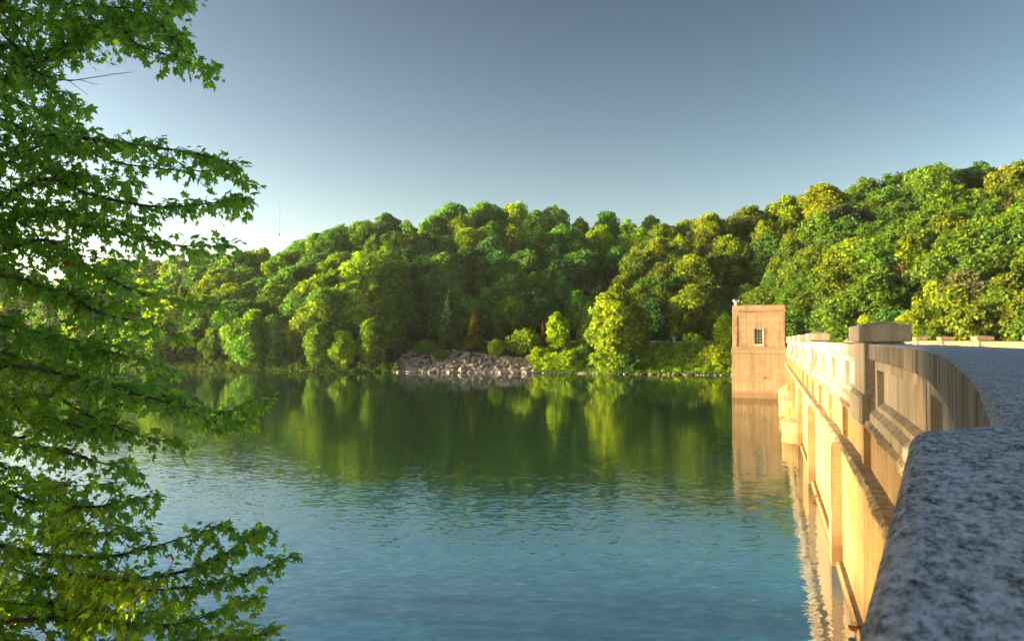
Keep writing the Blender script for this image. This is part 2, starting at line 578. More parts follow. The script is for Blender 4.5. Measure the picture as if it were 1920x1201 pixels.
# pilasters: slim ones on the band between the ledges, broad ones on the lower wall
for d in (14.5, 19.0, 23.5, 28.0, 32.5, 37.0, 41.5, 46.0, 51.0, 56.0, 61.0, 66.0, 71.0):
    mb = DMB(); s = s_at(d)
    sweep(mb, [(-0.4, L2 + 0.022), (-0.05, L2 + 0.022), (0.0, L2 + 0.08), (0.0, L1 - 0.2), (-0.04, L1 - 0.132), (-0.4, L1 - 0.132)], s - 0.2, s + 0.2)
    mb.obj('pilaster', M['wall'])
for d in (9.0, 20.9, 32.5, 44.0, 55.5, 67.0):
    mb = DMB(); s = s_at(d)
    sweep(mb, [(-0.4, -2), (0.16, -2), (0.16, L2 - 0.42), (0.02, L2 - 0.205), (-0.4, L2 - 0.205)], s - 0.42, s + 0.42)
    mb.obj('pilaster', M['wall'])
# rusty brackets at the waterline
for d, dz in ((15.8, 0.12), (28.9, 0.12), (42.8, 0.12)):
    s = s_at(d)
    p, t, n = frame(s)
    tr = lambda x, y, z, p=p, t=t, n=n, dz=dz: (*(p + t * (0.6 * x) + n * (0.035 + 0.65 * (y - 0.035))), dz + 0.6 * (z - dz))
    mb = DMB()
    mb.box(-0.16, 0.16, 0.035, 0.075, dz - 0.1, dz + 0.2, tr, 0.008)
    mb.box(-0.11, 0.11, 0.07, 0.26, dz - 0.02, dz + 0.06, tr, 0.01)
    mb.box(-0.03, 0.03, 0.07, 0.2, dz - 0.09, dz - 0.015, tr, 0.006)
    for bx in (-0.13, 0.13):
        mb.box(bx - 0.02, bx + 0.02, 0.07, 0.1, dz + 0.12, dz + 0.16, tr, 0.004)
    mb.obj('bracket', M['iron'])


# rounded stepped buttresses
def buttress(d, r, htop):
    s = s_at(d)
    p, t, n = frame(s)
    mb = DMB()
    prof = [(r + 0.04, -2), (r + 0.04, 0.06), (r, 0.12), (r, htop - 0.12), (r + 0.07, htop - 0.10), (r + 0.07, htop), (r - 0.05, htop + 0.04), (0.5 * r, htop + 0.42), (0.08, htop + 0.75)]
    N = 20
    V = []
    for rr, z in prof:
        for k in range(N + 1):
            an = math.pi * k / N
            q = p + t * (1.25 * rr * math.cos(an)) + n * (rr * math.sin(an) - 0.13)
            V.append((*q, z))
    Fc = [(i * (N + 1) + k, i * (N + 1) + k + 1, (i + 1) * (N + 1) + k + 1, (i + 1) * (N + 1) + k) for i in range(len(prof) - 1) for k in range(N)]
    mb.add(V, Fc)
    mb.obj('buttress', M['wall'])


for d, r, h in ((45.6, 1.1, 1.2), (61.5, 1.05, 1.25), (73.6, 1.0, 1.2)):
    buttress(d, r, h)

# ---- parapet: pillars, and between them coping slabs on panelled walls
PILL = [14.4, 32.6, 42.0, 51.2, 60.5, 69.5]
PL = 0.95                                   # half length of a pillar along the dam


def pillar(sc, oo=0.06, oi=-0.60, half=PL, name='pillar', z0=None, capz=0.30, mat=None):
    mat = mat or M['parapet']
    p, t, n = frame(sc)
    tr = lambda x, y, z: (*(p + t * x + n * y), z)
    mb = DMB()
    zb = L1 + 0.025 if z0 is None else z0
    mb.box(-half, half, oi, oo, zb - 0.1, TOP + 0.045, tr, 0.02)
    o = mb.obj(name, mat)
    mb = DMB()
    mb.box(-half - 0.07, half + 0.07, oi - 0.09, oo + 0.09, zb - 0.12, zb + 0.42, tr, 0.05)
    pl = mb.obj('plinth', mat, o)
    mb = DMB()
    a0, a1, b0, b1, z0_, z1_ = -half - 0.09, half + 0.09, oi - 0.09, oo + 0.09, TOP + 0.047, TOP + 0.047 + capz
    mb.box(a0, a1, b0, b1, z0_, z1_, tr, 0.02)
    i = 0.35
    v = [tr(a0 + .03, b0 + .03, z1_ - 0.003), tr(a1 - .03, b0 + .03, z1_ - 0.003), tr(a1 - .03, b1 - .03, z1_ - 0.003), tr(a0 + .03, b1 - .03, z1_ - 0.003),
         tr(a0 + i, b0 + i, z1_ + 0.055), tr(a1 - i, b0 + i, z1_ + 0.055), tr(a1 - i, b1 - i, z1_ + 0.055), tr(a0 + i, b1 - i, z1_ + 0.055)]
    mb.add(v, [(0, 1, 5, 4), (1, 2, 6, 5), (2, 3, 7, 6), (3, 0, 4, 7), (4, 5, 6, 7)])
    mb.obj('cap', mat, o)
    for ch in o.children:
        ch.location = (0, 0, 0)
    return o


def bay(s0, s1, top_mat=None, fine=False, last_skew=None):
    """one coping slab on one panelled length of wall"""
    step = 0.12 if fine else 0.6
    c = DMB()
    sweep(c, rprof(-1.0, 0.0, TOP - 0.26, TOP, 0.02, 0.025), s0 + 0.012, s1 - 0.012, step)
    c.obj('coping', top_mat or M['coping'], smooth=False)
    b = DMB()
    zb = L1 + 0.02
    sweep(b, [(-0.86, zb - 0.08), (-0.19, zb - 0.08), (-0.19, TOP - 0.262), (-0.86, TOP - 0.262)], s0 + 0.06, s1 - 0.06, step)
    st = min(0.34, (s1 - s0) * 0.12)
    for a, e in ((s0 + 0.05, s0 + 0.05 + st), (s1 - 0.05 - st, s1 - 0.05)):
        sweep(b, [(-0.3, zb - 0.06), (-0.09, zb - 0.06), (-0.09, TOP - 0.264), (-0.3, TOP - 0.264)], a, e, step)
    sweep(b, [(-0.3, TOP - 0.42), (-0.093, TOP - 0.42), (-0.093, TOP - 0.266), (-0.3, TOP - 0.266)], s0 + 0.05 + st, s1 - 0.05 - st, step)
    sweep(b, [(-0.3, zb - 0.05), (-0.093, zb - 0.05), (-0.093, zb + 0.28), (-0.19, zb + 0.34), (-0.3, zb + 0.34)], s0 + 0.05 + st, s1 - 0.05 - st, step)
    b.obj('panel_wall', M['parapet'])
    b = DMB()
    sweep(b, [(-0.35, zb - 0.06), (0.0, zb - 0.06), (0.0, zb + 0.13), (-0.085, zb + 0.2), (-0.35, zb + 0.2)], s0 + 0.03, s1 - 0.03, step)
    b.obj('base_course', M['parapet'])


ss = [s_at(d) for d in PILL]
for i, s in enumerate(ss):
    pillar(s)
    e = ss[i + 1] - PL - 0.04 if i + 1 < len(ss) else S_T0 + 0.5
    a = s + PL + 0.04
    n = max(1, round((e - a) / 4.4))
    for k in range(n):
        bay(a + (e - a) * k / n, a + (e - a) * (k + 1) / n, M['parapet'])
# near side of the first pillar
bay(s_at(7.6), ss[0] - PL - 0.28, M['coping'], True)
bay(s_at(-0.3), s_at(7.6), M['coping'], True)
# the nearest coping block juts out a little and stands a hair higher
c = DMB()
sweep(c, rprof(-1.05, 0.069, TOP - 0.3, TOP + 0.005, 0.02, 0.014), s_at(-9.0), s_at(0.715) - 0.0, 0.1, end_skew=(-0.9, -0.44))
c.obj('coping', M['coping'])
b = DMB(); sweep(b, [(-0.86, L1 - 0.05), (-0.09, L1 - 0.05), (-0.09, TOP - 0.302), (-0.86, TOP - 0.302)], s_at(-9.0), s_at(-0.4), 0.4); b.obj('panel_wall', M['parapet'])

# downstream parapet across the roadway
DO = -9.3
sd = np.arange(s_at(2.0), S_END - 2, 9.3)
for i, s in enumerate(sd):
    if i + 1 < len(sd):
        a, e = s + PL, sd[i + 1] - PL
        for k in range(2):
            a2, e2 = a + (e - a) * k / 2 + 0.02, a + (e - a) * (k + 1) / 2 - 0.02
            c = DMB(); sweep(c, rprof(DO - 1.0, DO, TOP - 0.26, TOP, 0.02), a2, e2, 0.8); c.obj('coping', M['far_parapet'])
            c = DMB(); sweep(c, [(DO - 0.85, L1 - 0.1), (DO - 0.12, L1 - 0.1), (DO - 0.12, TOP - 0.262), (DO - 0.85, TOP - 0.262)], a2, e2, 0.8); c.obj('panel_wall', M['parapet'])
    pillar(s, DO + 0.06, DO - 0.60, 0.6, capz=0.22, mat=M['far_parapet'])

# ------------------------------------------------------------------ intake tower
pT, tT, nT = frame(s_at(78.0))
angT = math.atan2(nT[1], nT[0])
tower = empty('intake_tower', (pT[0], pT[1], 0.0), 0)
prop(tower, 'square tan concrete gatehouse tower with one window rising from the water', 'tower')
ptl = np.array(tower.location)


class TMB(MB):
    """x: out from the dam, y: along the dam (away from us)"""
    def bx(s, x0, x1, y0, y1, z0, z1, bev=0.0):
        s.box(x0, x1, y0, y1, z0, z1, lambda x, y, z: (nT[0] * x + tT[0] * y, nT[1] * x + tT[1] * y, z), bev)


X0, X1, YD = 0.12, 5.28, 5.4
zs0, zs1 = zof(663, 78), zof(651, 78)       # string course
zt, zc = zof(571, 78), zof(583.5, 78)       # top, cornice
zw0, zw1 = zof(646, 78), zof(616, 78)
xw = (X0 + X1) / 2 - 0.02
hw = 0.46
mb = TMB(); mb.bx(-1.2, X1 + 0.06, 0, YD, -8, zs0, 0.02); mb.obj('base', M['tower'], tower)
mb = TMB(); mb.bx(-1.2, X1 + 0.14, -0.08, YD + 0.08, zs0 + 0.003, zs1 - 0.16, 0.03); mb.bx(-1.2, X1 + 0.08, -0.03, YD + 0.03, zs1 - 0.158, zs1, 0.03); mb.obj('string_course', M['tower'], tower)
mb = TMB()                                   # shaft, with a real opening for the window
for (a, b_, c0, c1) in ((X0, xw - hw, zs1, zc), (xw + hw, X1, zs1, zc), (xw - hw, xw + hw, zs1, zw0), (xw - hw, xw + hw, zw1, zc)):
    mb.bx(a, b_, 0.10, 0.5, c0 + 0.002, c1)
mb.bx(X0, X1, 0.502, YD - 0.1, zs1 + 0.002, zc)
mb.obj('shaft', M['tower'], tower)
for x0, x1, sd_ in ((X0 + 0.002, X0 + 0.42, 1), (X1 - 0.42, X1 - 0.002, -1)):   # quoins: long and short blocks
    mb = TMB()
    z, k = zs1 + 0.12, 0
    while z < zc - 0.5:
        ex = 0.11 if k % 2 else 0.0
        a, b_ = (x0, x1 + ex) if sd_ > 0 else (x0 - ex, x1)
        mb.bx(a, b_, 0.035, 0.15, z + 0.008, z + 0.262, 0.012)
        z += 0.27; k += 1
    mb.obj('quoin', M['tower'], tower)
mb = TMB()
mb.bx(X0 - 0.12, X1 + 0.12, 0.0, YD, zc + 0.002, zc + 0.10, 0.02)
mb.bx(X0 - 0.06, X1 + 0.06, 0.05, YD - 0.05, zc + 0.102, zc + 0.16, 0.02)
mb.obj('cornice', M['tower'], tower)
mb = TMB()
for a, b_, c0, c1 in ((X0, X1, 0.1, 0.45), (X0, X1, YD - 0.45, YD - 0.1), (X0, X0 + 0.35, 0.452, YD - 0.452), (X1 - 0.35, X1, 0.452, YD - 0.452)):
    mb.bx(a, b_, c0, c1, zc + 0.162, zt, 0.02)
mb.obj('roof_parapet', M['tower'], tower)
mb = TMB(); mb.bx(X0 + 0.3, X1 - 0.3, 0.4, YD - 0.4, zc + 0.1, zc + 0.3); mb.obj('roof', M['asphalt'], tower)
mb = TMB(); mb.bx(2.2, 3.9, 1.2, 2.9, zc + 0.3, zt + 0.09, 0.03); mb.obj('roof_hatch', M['parapet'], tower)
win = TMB()
for a, b_, c0, c1 in ((xw - hw + .002, xw - hw + 0.09, zw0 + .002, zw1 - .002), (xw + hw - 0.09, xw + hw - .002, zw0 + .002, zw1 - .002),
                      (xw - hw + 0.092, xw + hw - 0.092, zw0 + .002, zw0 + 0.09), (xw - hw + 0.092, xw + hw - 0.092, zw1 - 0.09, zw1 - .002)):
    win.bx(a, b_, 0.26, 0.34, c0, c1, 0.01)
wo = win.obj('window', M['reveal'], tower)
mb = TMB(); mb.bx(xw - hw + 0.09, xw + hw - 0.09, 0.31, 0.32, zw0 + 0.09, zw1 - 0.09); mb.obj('pane', M['glass'], wo)
mb = TMB()
for k in range(1, 3):
    xx = xw - hw + 0.09 + (2 * hw - 0.18) * k / 3
    mb.bx(xx - 0.014, xx + 0.014, 0.285, 0.3085, zw0 + 0.09, zw1 - 0.09)
for k in range(1, 5):
    zz = zw0 + 0.09 + (zw1 - zw0 - 0.18) * k / 5
    mb.bx(xw - hw + 0.09, xw + hw - 0.09, 0.288, 0.306, zz - 0.014, zz + 0.014)
mb.obj('glazing_bars', M['steel'], wo)
mb = TMB()
mb.bx(xw - hw - 0.08, xw + hw + 0.08, 0.0, 0.26, zw0 - 0.12, zw0 - 0.002, 0.02)
mb.obj('sill', M['reveal'], wo)
mb = TMB()
mb.bx(xw - hw - 0.13, xw - hw - 0.002, 0.065, 0.2, zw0, zw1 + 0.1, 0.01); mb.bx(xw + hw + 0.002, xw + hw + 0.13, 0.065, 0.2, zw0, zw1 + 0.1, 0.01)
mb.bx(xw - hw - 0.002, xw + hw + 0.002, 0.068, 0.2, zw1 + 0.002, zw1 + 0.098, 0.01)
mb.obj('surround', M['tower'], wo)
mb = TMB(); mb.tube([(nT[0] * 2.1 + tT[0] * 0.0, nT[1] * 2.1 + tT[1] * 0.0, 2.15), (nT[0] * 2.1 - tT[0] * 0.16, nT[1] * 2.1 - tT[1] * 0.16, 2.13)], 0.09, 10); mb.obj('drain_pipe', M['iron'], tower)

# camera unit on the tower roof
cx, cy = (X1 - 0.35), 0.28
base = pT + nT * cx + tT * cy
cam_t = empty('security_camera', (base[0], base[1], zt))
prop(cam_t, 'small white twin-headed security camera on post at tower roof corner', 'security camera')
mb = MB(); mb.tube([(0, 0, -0.02), (0, 0, 0.30)], 0.11, 10); mb.tube([(0, 0, 0.28), (0, 0, 0.36)], 0.15, 10); mb.obj('post', M['whitepaint'], cam_t)
for sx in (-1, 1):
    mb = MB(); mb.tube([(0.05 * sx, -0.05, 0.40), (0.24 * sx, -0.22, 0.47)], [0.11, 0.12], 10)
    mb.tube([(0.24 * sx, -0.22, 0.47), (0.27 * sx, -0.25, 0.48)], [0.13, 0.13], 10)
    mb.obj('camera_head', M['whitepaint'], cam_t)

# ------------------------------------------------------------------ water
mb = MB()
edge = [along(s, -0.2, 0.0) for s in np.linspace(0, S_END, 60)]
poly_r = [(e[0], e[1], 0.0) for e in edge]
xs_far = [(60, 150, 0), (220, 420, 0), (-900, 420, 0), (-900, -60, 0), (-60, -60, 0), (-9, -40, 0)]
# strips from the dam edge to the far left keep every face convex
VV, FF = [], []
for e in poly_r:
    VV += [e, (-900.0, e[1], 0.0)]
for i in range(len(poly_r) - 1):
    FF.append((2 * i, 2 * i + 2, 2 * i + 3, 2 * i + 1))
k0 = len(VV)
VV += [(220, poly_r[-1][1], 0), (220, 420, 0), (-900, 420, 0)]
FF.append((2 * len(poly_r) - 2, k0, k0 + 1, k0 + 2, 2 * len(poly_r) - 1))
k1 = len(VV)
VV += [(poly_r[0][0], -120, 0), (-900, -120, 0)]
FF.append((0, 1, k1 + 1, k1))
mb.add(VV, FF)
prop(mb.obj('water', M['water']), 'calm rippled reservoir water mirroring the wooded hills', kind='structure')

# near bank under the maple (out of frame, left)
mb = MB()
gx, gy = np.meshgrid(np.linspace(-60, 2, 40), np.linspace(-60, 22, 40))
gzv = 2.4 * sstep((-gx - 0.72 * np.maximum(gy, 0) - 1.2) / 4.0) - 0.8 - 0.4 * np.sin(gx * .5) * np.cos(gy * .6)
VV = np.stack([gx, gy, gzv], -1).reshape(-1, 3)
mb.add(VV, [(j * 40 + i, j * 40 + i + 1, (j + 1) * 40 + i + 1, (j + 1) * 40 + i) for j in range(39) for i in range(39)])
prop(mb.obj('bank', M['ground'], smooth=True), 'grassy near bank under the maple', kind='structure')

# ------------------------------------------------------------------ road on the far shore and its furniture
rp = np.arange(800, 1440, 8.0)


def shelf_d(px, off): return np.minimum(interp(px, HA, 1), interp(px, HB, 1)) + off


VV = []
for px in rp:
    for off in (15.5, 21.5):
        d = float(shelf_d(px, off))
        VV.append(((px - 960) / F * d, d, gz(px, d) + 0.12))
mb = MB(); mb.add(VV, [(2 * i, 2 * i + 2, 2 * i + 3, 2 * i + 1) for i in range(len(rp) - 1)])
prop(mb.obj('road', M['asphalt']), 'shore road along the foot of the hills', kind='structure')


def guardrail(p0, p1, label):
    root_d = float(shelf_d((p0 + p1) / 2, 14.3))
    c0 = ((((p0 + p1) / 2) - 960) / F * root_d, root_d, gz((p0 + p1) / 2, root_d))
    g_ = empty('guardrail', c0)
    prop(g_, label, 'guardrail', 'guardrails along the shore road')
    pts = []
    for px in np.arange(p0, p1 + 1, 6.0):
        d = float(shelf_d(px, 14.3))
        pts.append(np.array([(px - 960) / F * d, d, gz(px, d)]) - np.array(c0))
    mb = MB()
    V, k = [], 6
    for p in pts:
        for dy, dz in ((0, 0.42), (-0.06, 0.50), (0, 0.57), (-0.06, 0.64), (0, 0.74), (0.03, 0.58)):
            V.append(p + np.array([0, dy, dz + 0.1]))
    n = len(pts)
    Fc = [(i * k + j, i * k + (j + 1) % k, (i + 1) * k + (j + 1) % k, (i + 1) * k + j) for i in range(n - 1) for j in range(k)]
    mb.add(V, Fc)
    mb.obj('rail', M['steel'], g_)
    for p in pts[::4]:
        mb = MB(); mb.box(p[0] - 0.07, p[0] + 0.07, p[1] + 0.04, p[1] + 0.2, p[2] - 0.3, p[2] + 0.85); mb.obj('post', M['steel'], g_)


guardrail(880, 1092, 'pale steel guardrail glimpsed between the shrubs above the rubble bank')
guardrail(1196, 1345, 'pale steel guardrail on top of the grassy bank near the tower')
d = float(shelf_d(1264, 14.9))
bx = empty('utility_box', ((1264 - 960) / F * d, d, gz(1264, d)))
prop(bx, 'tall pale grey-green utility box standing beside the shore guardrail', 'utility box')
mb = MB(); mb.box(-0.24, 0.24, -0.2, 0.2, -0.1, 1.45, None, 0.02); mb.obj('cabinet', M['greypaint'], bx)
mb = MB(); mb.box(-0.28, 0.28, -0.24, 0.24, 1.452, 1.55, None, 0.02); mb.obj('lid', M['greypaint'], bx)

# radio mast far behind the left hill
d = 420.0
p0, p1 = at(523, 505, d), at(525, 381, d)
mast = empty('radio_mast', (p0[0], d, p0[2] - 22))
prop(mast, 'thin lattice radio mast rising behind the tree line into pale sky', 'mast')
H = p1[2] - p0[2] + 22
mb = MB()
q = 0.28
cs = [(q * math.cos(a), q * math.sin(a)) for a in (0.3, 0.3 + 2.094, 0.3 + 4.189)]
for c in cs: mb.tube([(c[0], c[1], 0), (c[0], c[1], H * 0.97)], 0.075, 4)
z, i = 0, 0
while z < H * 0.96:
    a, b_ = cs[i % 3], cs[(i + 1) % 3]
    mb.tube([(a[0], a[1], z), (b_[0], b_[1], z + 0.75)], 0.035, 3)
    z += 0.75; i += 1
mb.obj('lattice', M['mast'], mast)
mb = MB(); mb.tube([(0, 0, H * 0.965), (0, 0, H)], [0.12, 0.05], 5); mb.obj('antenna', M['mast'], mast)
mb = MB(); mb.tube([(0, 0, H * 0.70), (0, 0, H * 0.715)], [0.5, 0.5], 6); mb.obj('collar', M['mast'], mast)

# ------------------------------------------------------------------ tree prototypes
def unit(n):
    v = rng.normal(size=(n, 3))
    return v / np.linalg.norm(v, axis=1)[:, None]


def leaf_polys(pos, nrm, size, k=5, stretch=1.35):
    n = len(pos)
    a = unit(n)
    u = np.cross(nrm, a); u /= np.linalg.norm(u, axis=1)[:, None] + 1e-9
    w = np.cross(nrm, u)
    ang = np.linspace(0, 2 * np.pi, k, endpoint=False)[None, :] + rng.uniform(0, 0.6, (n, k))
    rad = size[:, None] * rng.uniform(0.55, 1.0, (n, k))
    return pos[:, None, :] + rad[..., None] * (stretch * np.cos(ang)[..., None] * u[:, None, :] + np.sin(ang)[..., None] * w[:, None, :])


def crown_lobes(H, W, z0, nl, nleaf, lr=(0.16, 0.28), top=1.0, size=(0.14, 0.31), squash=0.85):
    """lumpy broadleaf crown of leaf clumps; lobes sit over an egg-shaped envelope"""
    mb = MB()
    per = nleaf // nl
    cz, hz = (z0 + H) / 2, (H - z0) / 2
    gold = math.pi * (3 - math.sqrt(5))
    for i in range(nl):
        u = 1 - 2 * (i + 0.5) / nl
        u = max(-0.75, u)
        th = i * gold + rng.uniform(-.4, .4)
        rr = math.sqrt(1 - u * u)
        fat = W / 2 * (1.0 if u < 0.2 else (1 - (u - 0.2) * (1 - top)))
        e = rng.uniform(0.45, 0.95)
        c = np.array([math.cos(th) * rr * fat * e, math.sin(th) * rr * fat * e, cz + u * hz * rng.uniform(0.6, 0.97)])
        r = W * rng.uniform(*lr) * (0.8 + 0.3 * rr)
        dirs = unit(per)
        outw = np.array([c[0], c[1], (c[2] - cz) * 0.7 + 0.25 * W]); outw /= np.linalg.norm(outw)
        flip = (dirs @ outw) < -0.35
        dirs[flip] *= -1
        shell = rng.uniform(0.3, 1.5, per) ** 0.85
        pos = c + dirs * (r * shell)[:, None] * np.array([1, 1, squash])
        nrm = dirs * 0.55 + unit(per) * 0.75 + np.array([0, 0, 0.25])
        nrm /= np.linalg.norm(nrm, axis=1)[:, None]
        sz = rng.uniform(*size, per)
        t = np.clip(rng.normal(0.5, 0.13) + rng.normal(0, 0.23, per), 0, 1)
        mb.polys(leaf_polys(pos, nrm, sz), t)
    return mb


def conifer_crown(H, W, z0, nleaf, droop=0.35):
    mb = MB()
    nb = 90
    per = nleaf // nb
    for i in range(nb):
        f = (i + rng.uniform(0, 1)) / nb
        z = z0 + (H - z0) * f
        L = W / 2 * (1 - f) ** 0.8 * rng.uniform(0.65, 1.1) + 0.12
        th = i * 2.399 + rng.uniform(-.3, .3)
        s = rng.uniform(0.12, 1, per) ** 0.8
        wid = 0.20 * L + 0.12
        lat = rng.normal(0, wid, per) * (1.1 - s)
        d = np.array([math.cos(th), math.sin(th), 0]); e = np.array([-d[1], d[0], 0])
        pos = d * (s * L)[:, None] + e * lat[:, None]
        pos[:, 2] += z - droop * L * s * s + 0.15 * L * s + rng.normal(0, 0.1, per)
        nrm = np.array([0, 0, 1.0]) + unit(per) * 0.7 + d * 0.4
        nrm /= np.linalg.norm(nrm, axis=1)[:, None]
        t = np.clip(rng.normal(0.5, 0.08) + rng.normal(0, 0.13, per), 0, 1)
        mb.polys(leaf_polys(pos, nrm, rng.uniform(0.10, 0.26, per), 5, 1.8), t)
    return mb


def trunk_mesh(H, r, z_fork, spread, limbs=6, bend=0.25, lean=0.0):
    mb = MB()
    pts = [np.array([bend * math.sin(z * 0.4 + lean), bend * math.cos(z * 0.3 + lean) - bend, z]) for z in np.linspace(-0.8, H * 0.9, 8)]
    mb.tube(pts, [r * (1 - 0.85 * i / 7) for i in range(8)], 7)
    for i in range(limbs):
        z = z_fork + (H * 0.75 - z_fork) * i / max(1, limbs - 1)
        b = np.array([bend * math.sin(z * 0.4 + lean), bend * math.cos(z * 0.3 + lean) - bend, z])
        th = i * 2.4 + lean
        L = spread * (1 - 0.4 * i / limbs)
        d = np.array([math.cos(th), math.sin(th), 0.7])
        mb.tube([b, b + d * L * 0.45 + np.array([0, 0, 0.1 * L]), b + d * L * 0.8 + np.array([0, 0, 0.28 * L])], [r * 0.45, r * 0.28, r * 0.08], 5)
    return mb


def bare_tree(H, spread, lv=4, seed=1, r=0.16):
    rd = random.Random(seed)
    tr, tw = MB(), MB()

    def grow(p, d, L, rad, l):
        pts = [p]
        for k in range(3):
            d2 = d + np.array([rd.uniform(-.22, .22), rd.uniform(-.22, .22), rd.uniform(-.05, .16)])
            d = d2 / np.linalg.norm(d2)
            pts.append(pts[-1] + d * L / 3)
        (tr if l >= lv - 1 else tw).tube(pts, [rad, rad * .85, rad * .7, rad * .5], 5 if l >= lv - 1 else 4)
        if l == 0: return
        for k in range(rd.choice((3, 3, 4))):
            th, ph = rd.uniform(0, 6.28), rd.uniform(0.35, 0.9) * spread
            a = np.array([math.cos(th), math.sin(th), 0])
            nd = d * math.cos(ph) + a * math.sin(ph)
            st = pts[rd.choice((2, 3, 3))]
            grow(st, nd / np.linalg.norm(nd), L * rd.uniform(.6, .85), rad * .55, l - 1)
    grow(np.array([0, 0, -0.5]), np.array([0, 0, 1.0]), H * 0.36, r, lv)
    return tr, tw


PROTO = {}


def proto(name, shape, crown, trunk):
    PROTO[name] = (shape, crown.mesh('crown', M['leaf'], tint=True), trunk.mesh('trunk', M['bark'], smooth=True))


# broad deciduous, 10 m tall
for i in range(6):
    proto(f'broad{i}', 'rounded', crown_lobes(10.0, rng.uniform(6.6, 8.4), rng.uniform(0.8, 2.0), 64, 10500, lr=(0.10, 0.20)), trunk_mesh(9, 0.22, 2.5, 2.6, lean=i))
for i in range(3):
    proto(f'tall{i}', 'oval', crown_lobes(10.0, rng.uniform(4.8, 5.8), 0.8, 52, 8000, top=0.72, lr=(0.10, 0.22)), trunk_mesh(9, 0.2, 2.5, 1.6, lean=i))
for i in range(2):
    proto(f'column{i}', 'pointed', crown_lobes(10.0, 3.7, 0.7, 40, 6000, top=0.42, lr=(0.14, 0.26), squash=1.1), trunk_mesh(9, 0.16, 2, 0.9, lean=i))
for i in range(2):
    proto(f'open{i}', 'ragged', crown_lobes(10.0, 7.6, 1.6, 46, 5000, lr=(0.07, 0.16)), trunk_mesh(9, 0.24, 2.2, 3.2, 9, lean=i))
for i in range(3):
    proto(f'conifer{i}', 'layered', conifer_crown(10.0, 4.6 + 0.5 * i, 1.0, 5200), trunk_mesh(10.5, 0.17, 3, 0.3, 3, 0.05))
for i in range(3):
    proto(f'bush{i}', 'low bushy', crown_lobes(2.4, 3.4, -0.4, 20, 2000, lr=(0.16, 0.28), size=(0.10, 0.22)), trunk_mesh(1.8, 0.06, 0.4, 0.8))

TONE = {
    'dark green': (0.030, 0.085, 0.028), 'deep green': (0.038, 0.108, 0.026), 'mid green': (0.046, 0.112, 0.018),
    'olive green': (0.060, 0.112, 0.016), 'yellow-green': (0.090, 0.165, 0.014), 'bright lime': (0.135, 0.215, 0.012),
    'grey-green': (0.055, 0.085, 0.045), 'rusty orange': (0.11, 0.075, 0.02), 'golden green': (0.085, 0.095, 0.014)}


def place_tree(pname, x, y, z, sc, rz, tone, label, group, cat='tree', name=None, sz=None, jit=0.12):
    shape, cm, tmm = PROTO[pname]
    if name is None:
        name = {'con': 'conifer_tree', 'bus': 'shrub'}.get(pname[:3], 'deciduous_tree')
    r = empty(name, (x, y, z), rz)
    r.scale = (sc, sc, sz if sz else sc)
    prop(r, label, cat, group)
    c = link('crown', cm, r); t = link('trunk', tmm, r)
    col = TONE[tone]
    k = 1 + random.uniform(-jit, jit)
    k *= (1.75 if group and 'right' in group else 2.15 if group else 1.75)
    gk = 0.88 if group and 'right' in group else 1.0
    c.color = (col[0] * k * random.uniform(.9, 1.12), col[1] * k * gk, col[2] * k * random.uniform(.8, 1.2), 1)
    return r


# ---- trees one can single out, by the water and the road
placed = []      # (px, py_top, d) used for spacing


def special(pname, px, off, top_py, tone, label, d=None, group=None, wide=1.0, sink=0.0, cat='tree', name=None):
    d = d if d else float(shelf_d(px, off))
    z = gz(px, d) - sink
    h = zof(top_py, d) - z
    base_h = 2.4 if pname.startswith('bush') else 10.0
    s = h / base_h
    place_tree(pname, (px - 960) / F * d, d, z, s * wide, random.uniform(0, 6.28), tone, label, group, cat, name, sz=s)
    placed.append((px, top_py, d, 0.55))


special('conifer2', 842, 9.5, 548, 'dark green', 'tall dark spruce with orange-lit top standing on the rubble bank', wide=0.8)
special('conifer0', 889, 9.0, 582, 'golden green', 'small golden-topped conifer right of the tall spruce on the rubble', wide=1.2)
special('broad0', 930, 6.5, 637, 'yellow-green', 'little round yellow-green tree alone on the rubble bank')
special('tall0', 1047, 7.0, 585, 'bright lime', 'bright lime young tree at the lit end of the rubble bank', wide=0.95)
special('tall1', 1160, 4.5, 536, 'yellow-green', 'large sunlit yellow-green tree at the waterline where the valley opens', wide=1.15)
special('tall2', 1122, 8.5, 596, 'yellow-green', 'smaller sunlit tree leaning left of the large yellow-green one', wide=1.1)
special('broad1', 1100, 7.0, 606, 'olive green', 'olive tree between the bright lime tree and the waterline giant', wide=0.7)
special('tall0', 1186, 7, 566, 'olive green', 'olive tree filling the gap right of the large yellow-green waterline tree', wide=1.1)
special('tall2', 1138, 6, 572, 'yellow-green', 'yellow-green tree hugging the left flank of the large waterline tree', wide=1.1)
special('broad2', 1203, 12, 590, 'mid green', 'mid green tree on the bank where the guardrail begins', wide=0.8)
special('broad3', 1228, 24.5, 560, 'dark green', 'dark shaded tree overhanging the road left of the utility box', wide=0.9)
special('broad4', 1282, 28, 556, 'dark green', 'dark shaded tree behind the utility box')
special('tall1', 1360, 8, 588, 'bright lime', 'sunlit lime tree touching the left edge of the gatehouse tower', wide=0.9)
special('broad5', 1338, 26, 560, 'olive green', 'olive tree above the rock cut by the road', wide=0.8)
special('column0', 757, 40, 486, 'bright lime', 'pointed bright lime tree, leftmost of three in the shaded wood')
special('column1', 805, 40, 512, 'yellow-green', 'pointed yellow-green tree, shortest and middle of three in the shaded wood')
special('column0', 843, 44, 499, 'bright lime', 'pointed lime tree directly above the tall orange-topped spruce', wide=1.1)
special('open0', 1020, 30, 575, 'grey-green', 'thin grey-green tree behind the road above the bright lime tree', wide=0.8)
special('tall2', 935, 24, 572, 'mid green', 'slim mid green tree by the road above the rubble bank', wide=0.7)
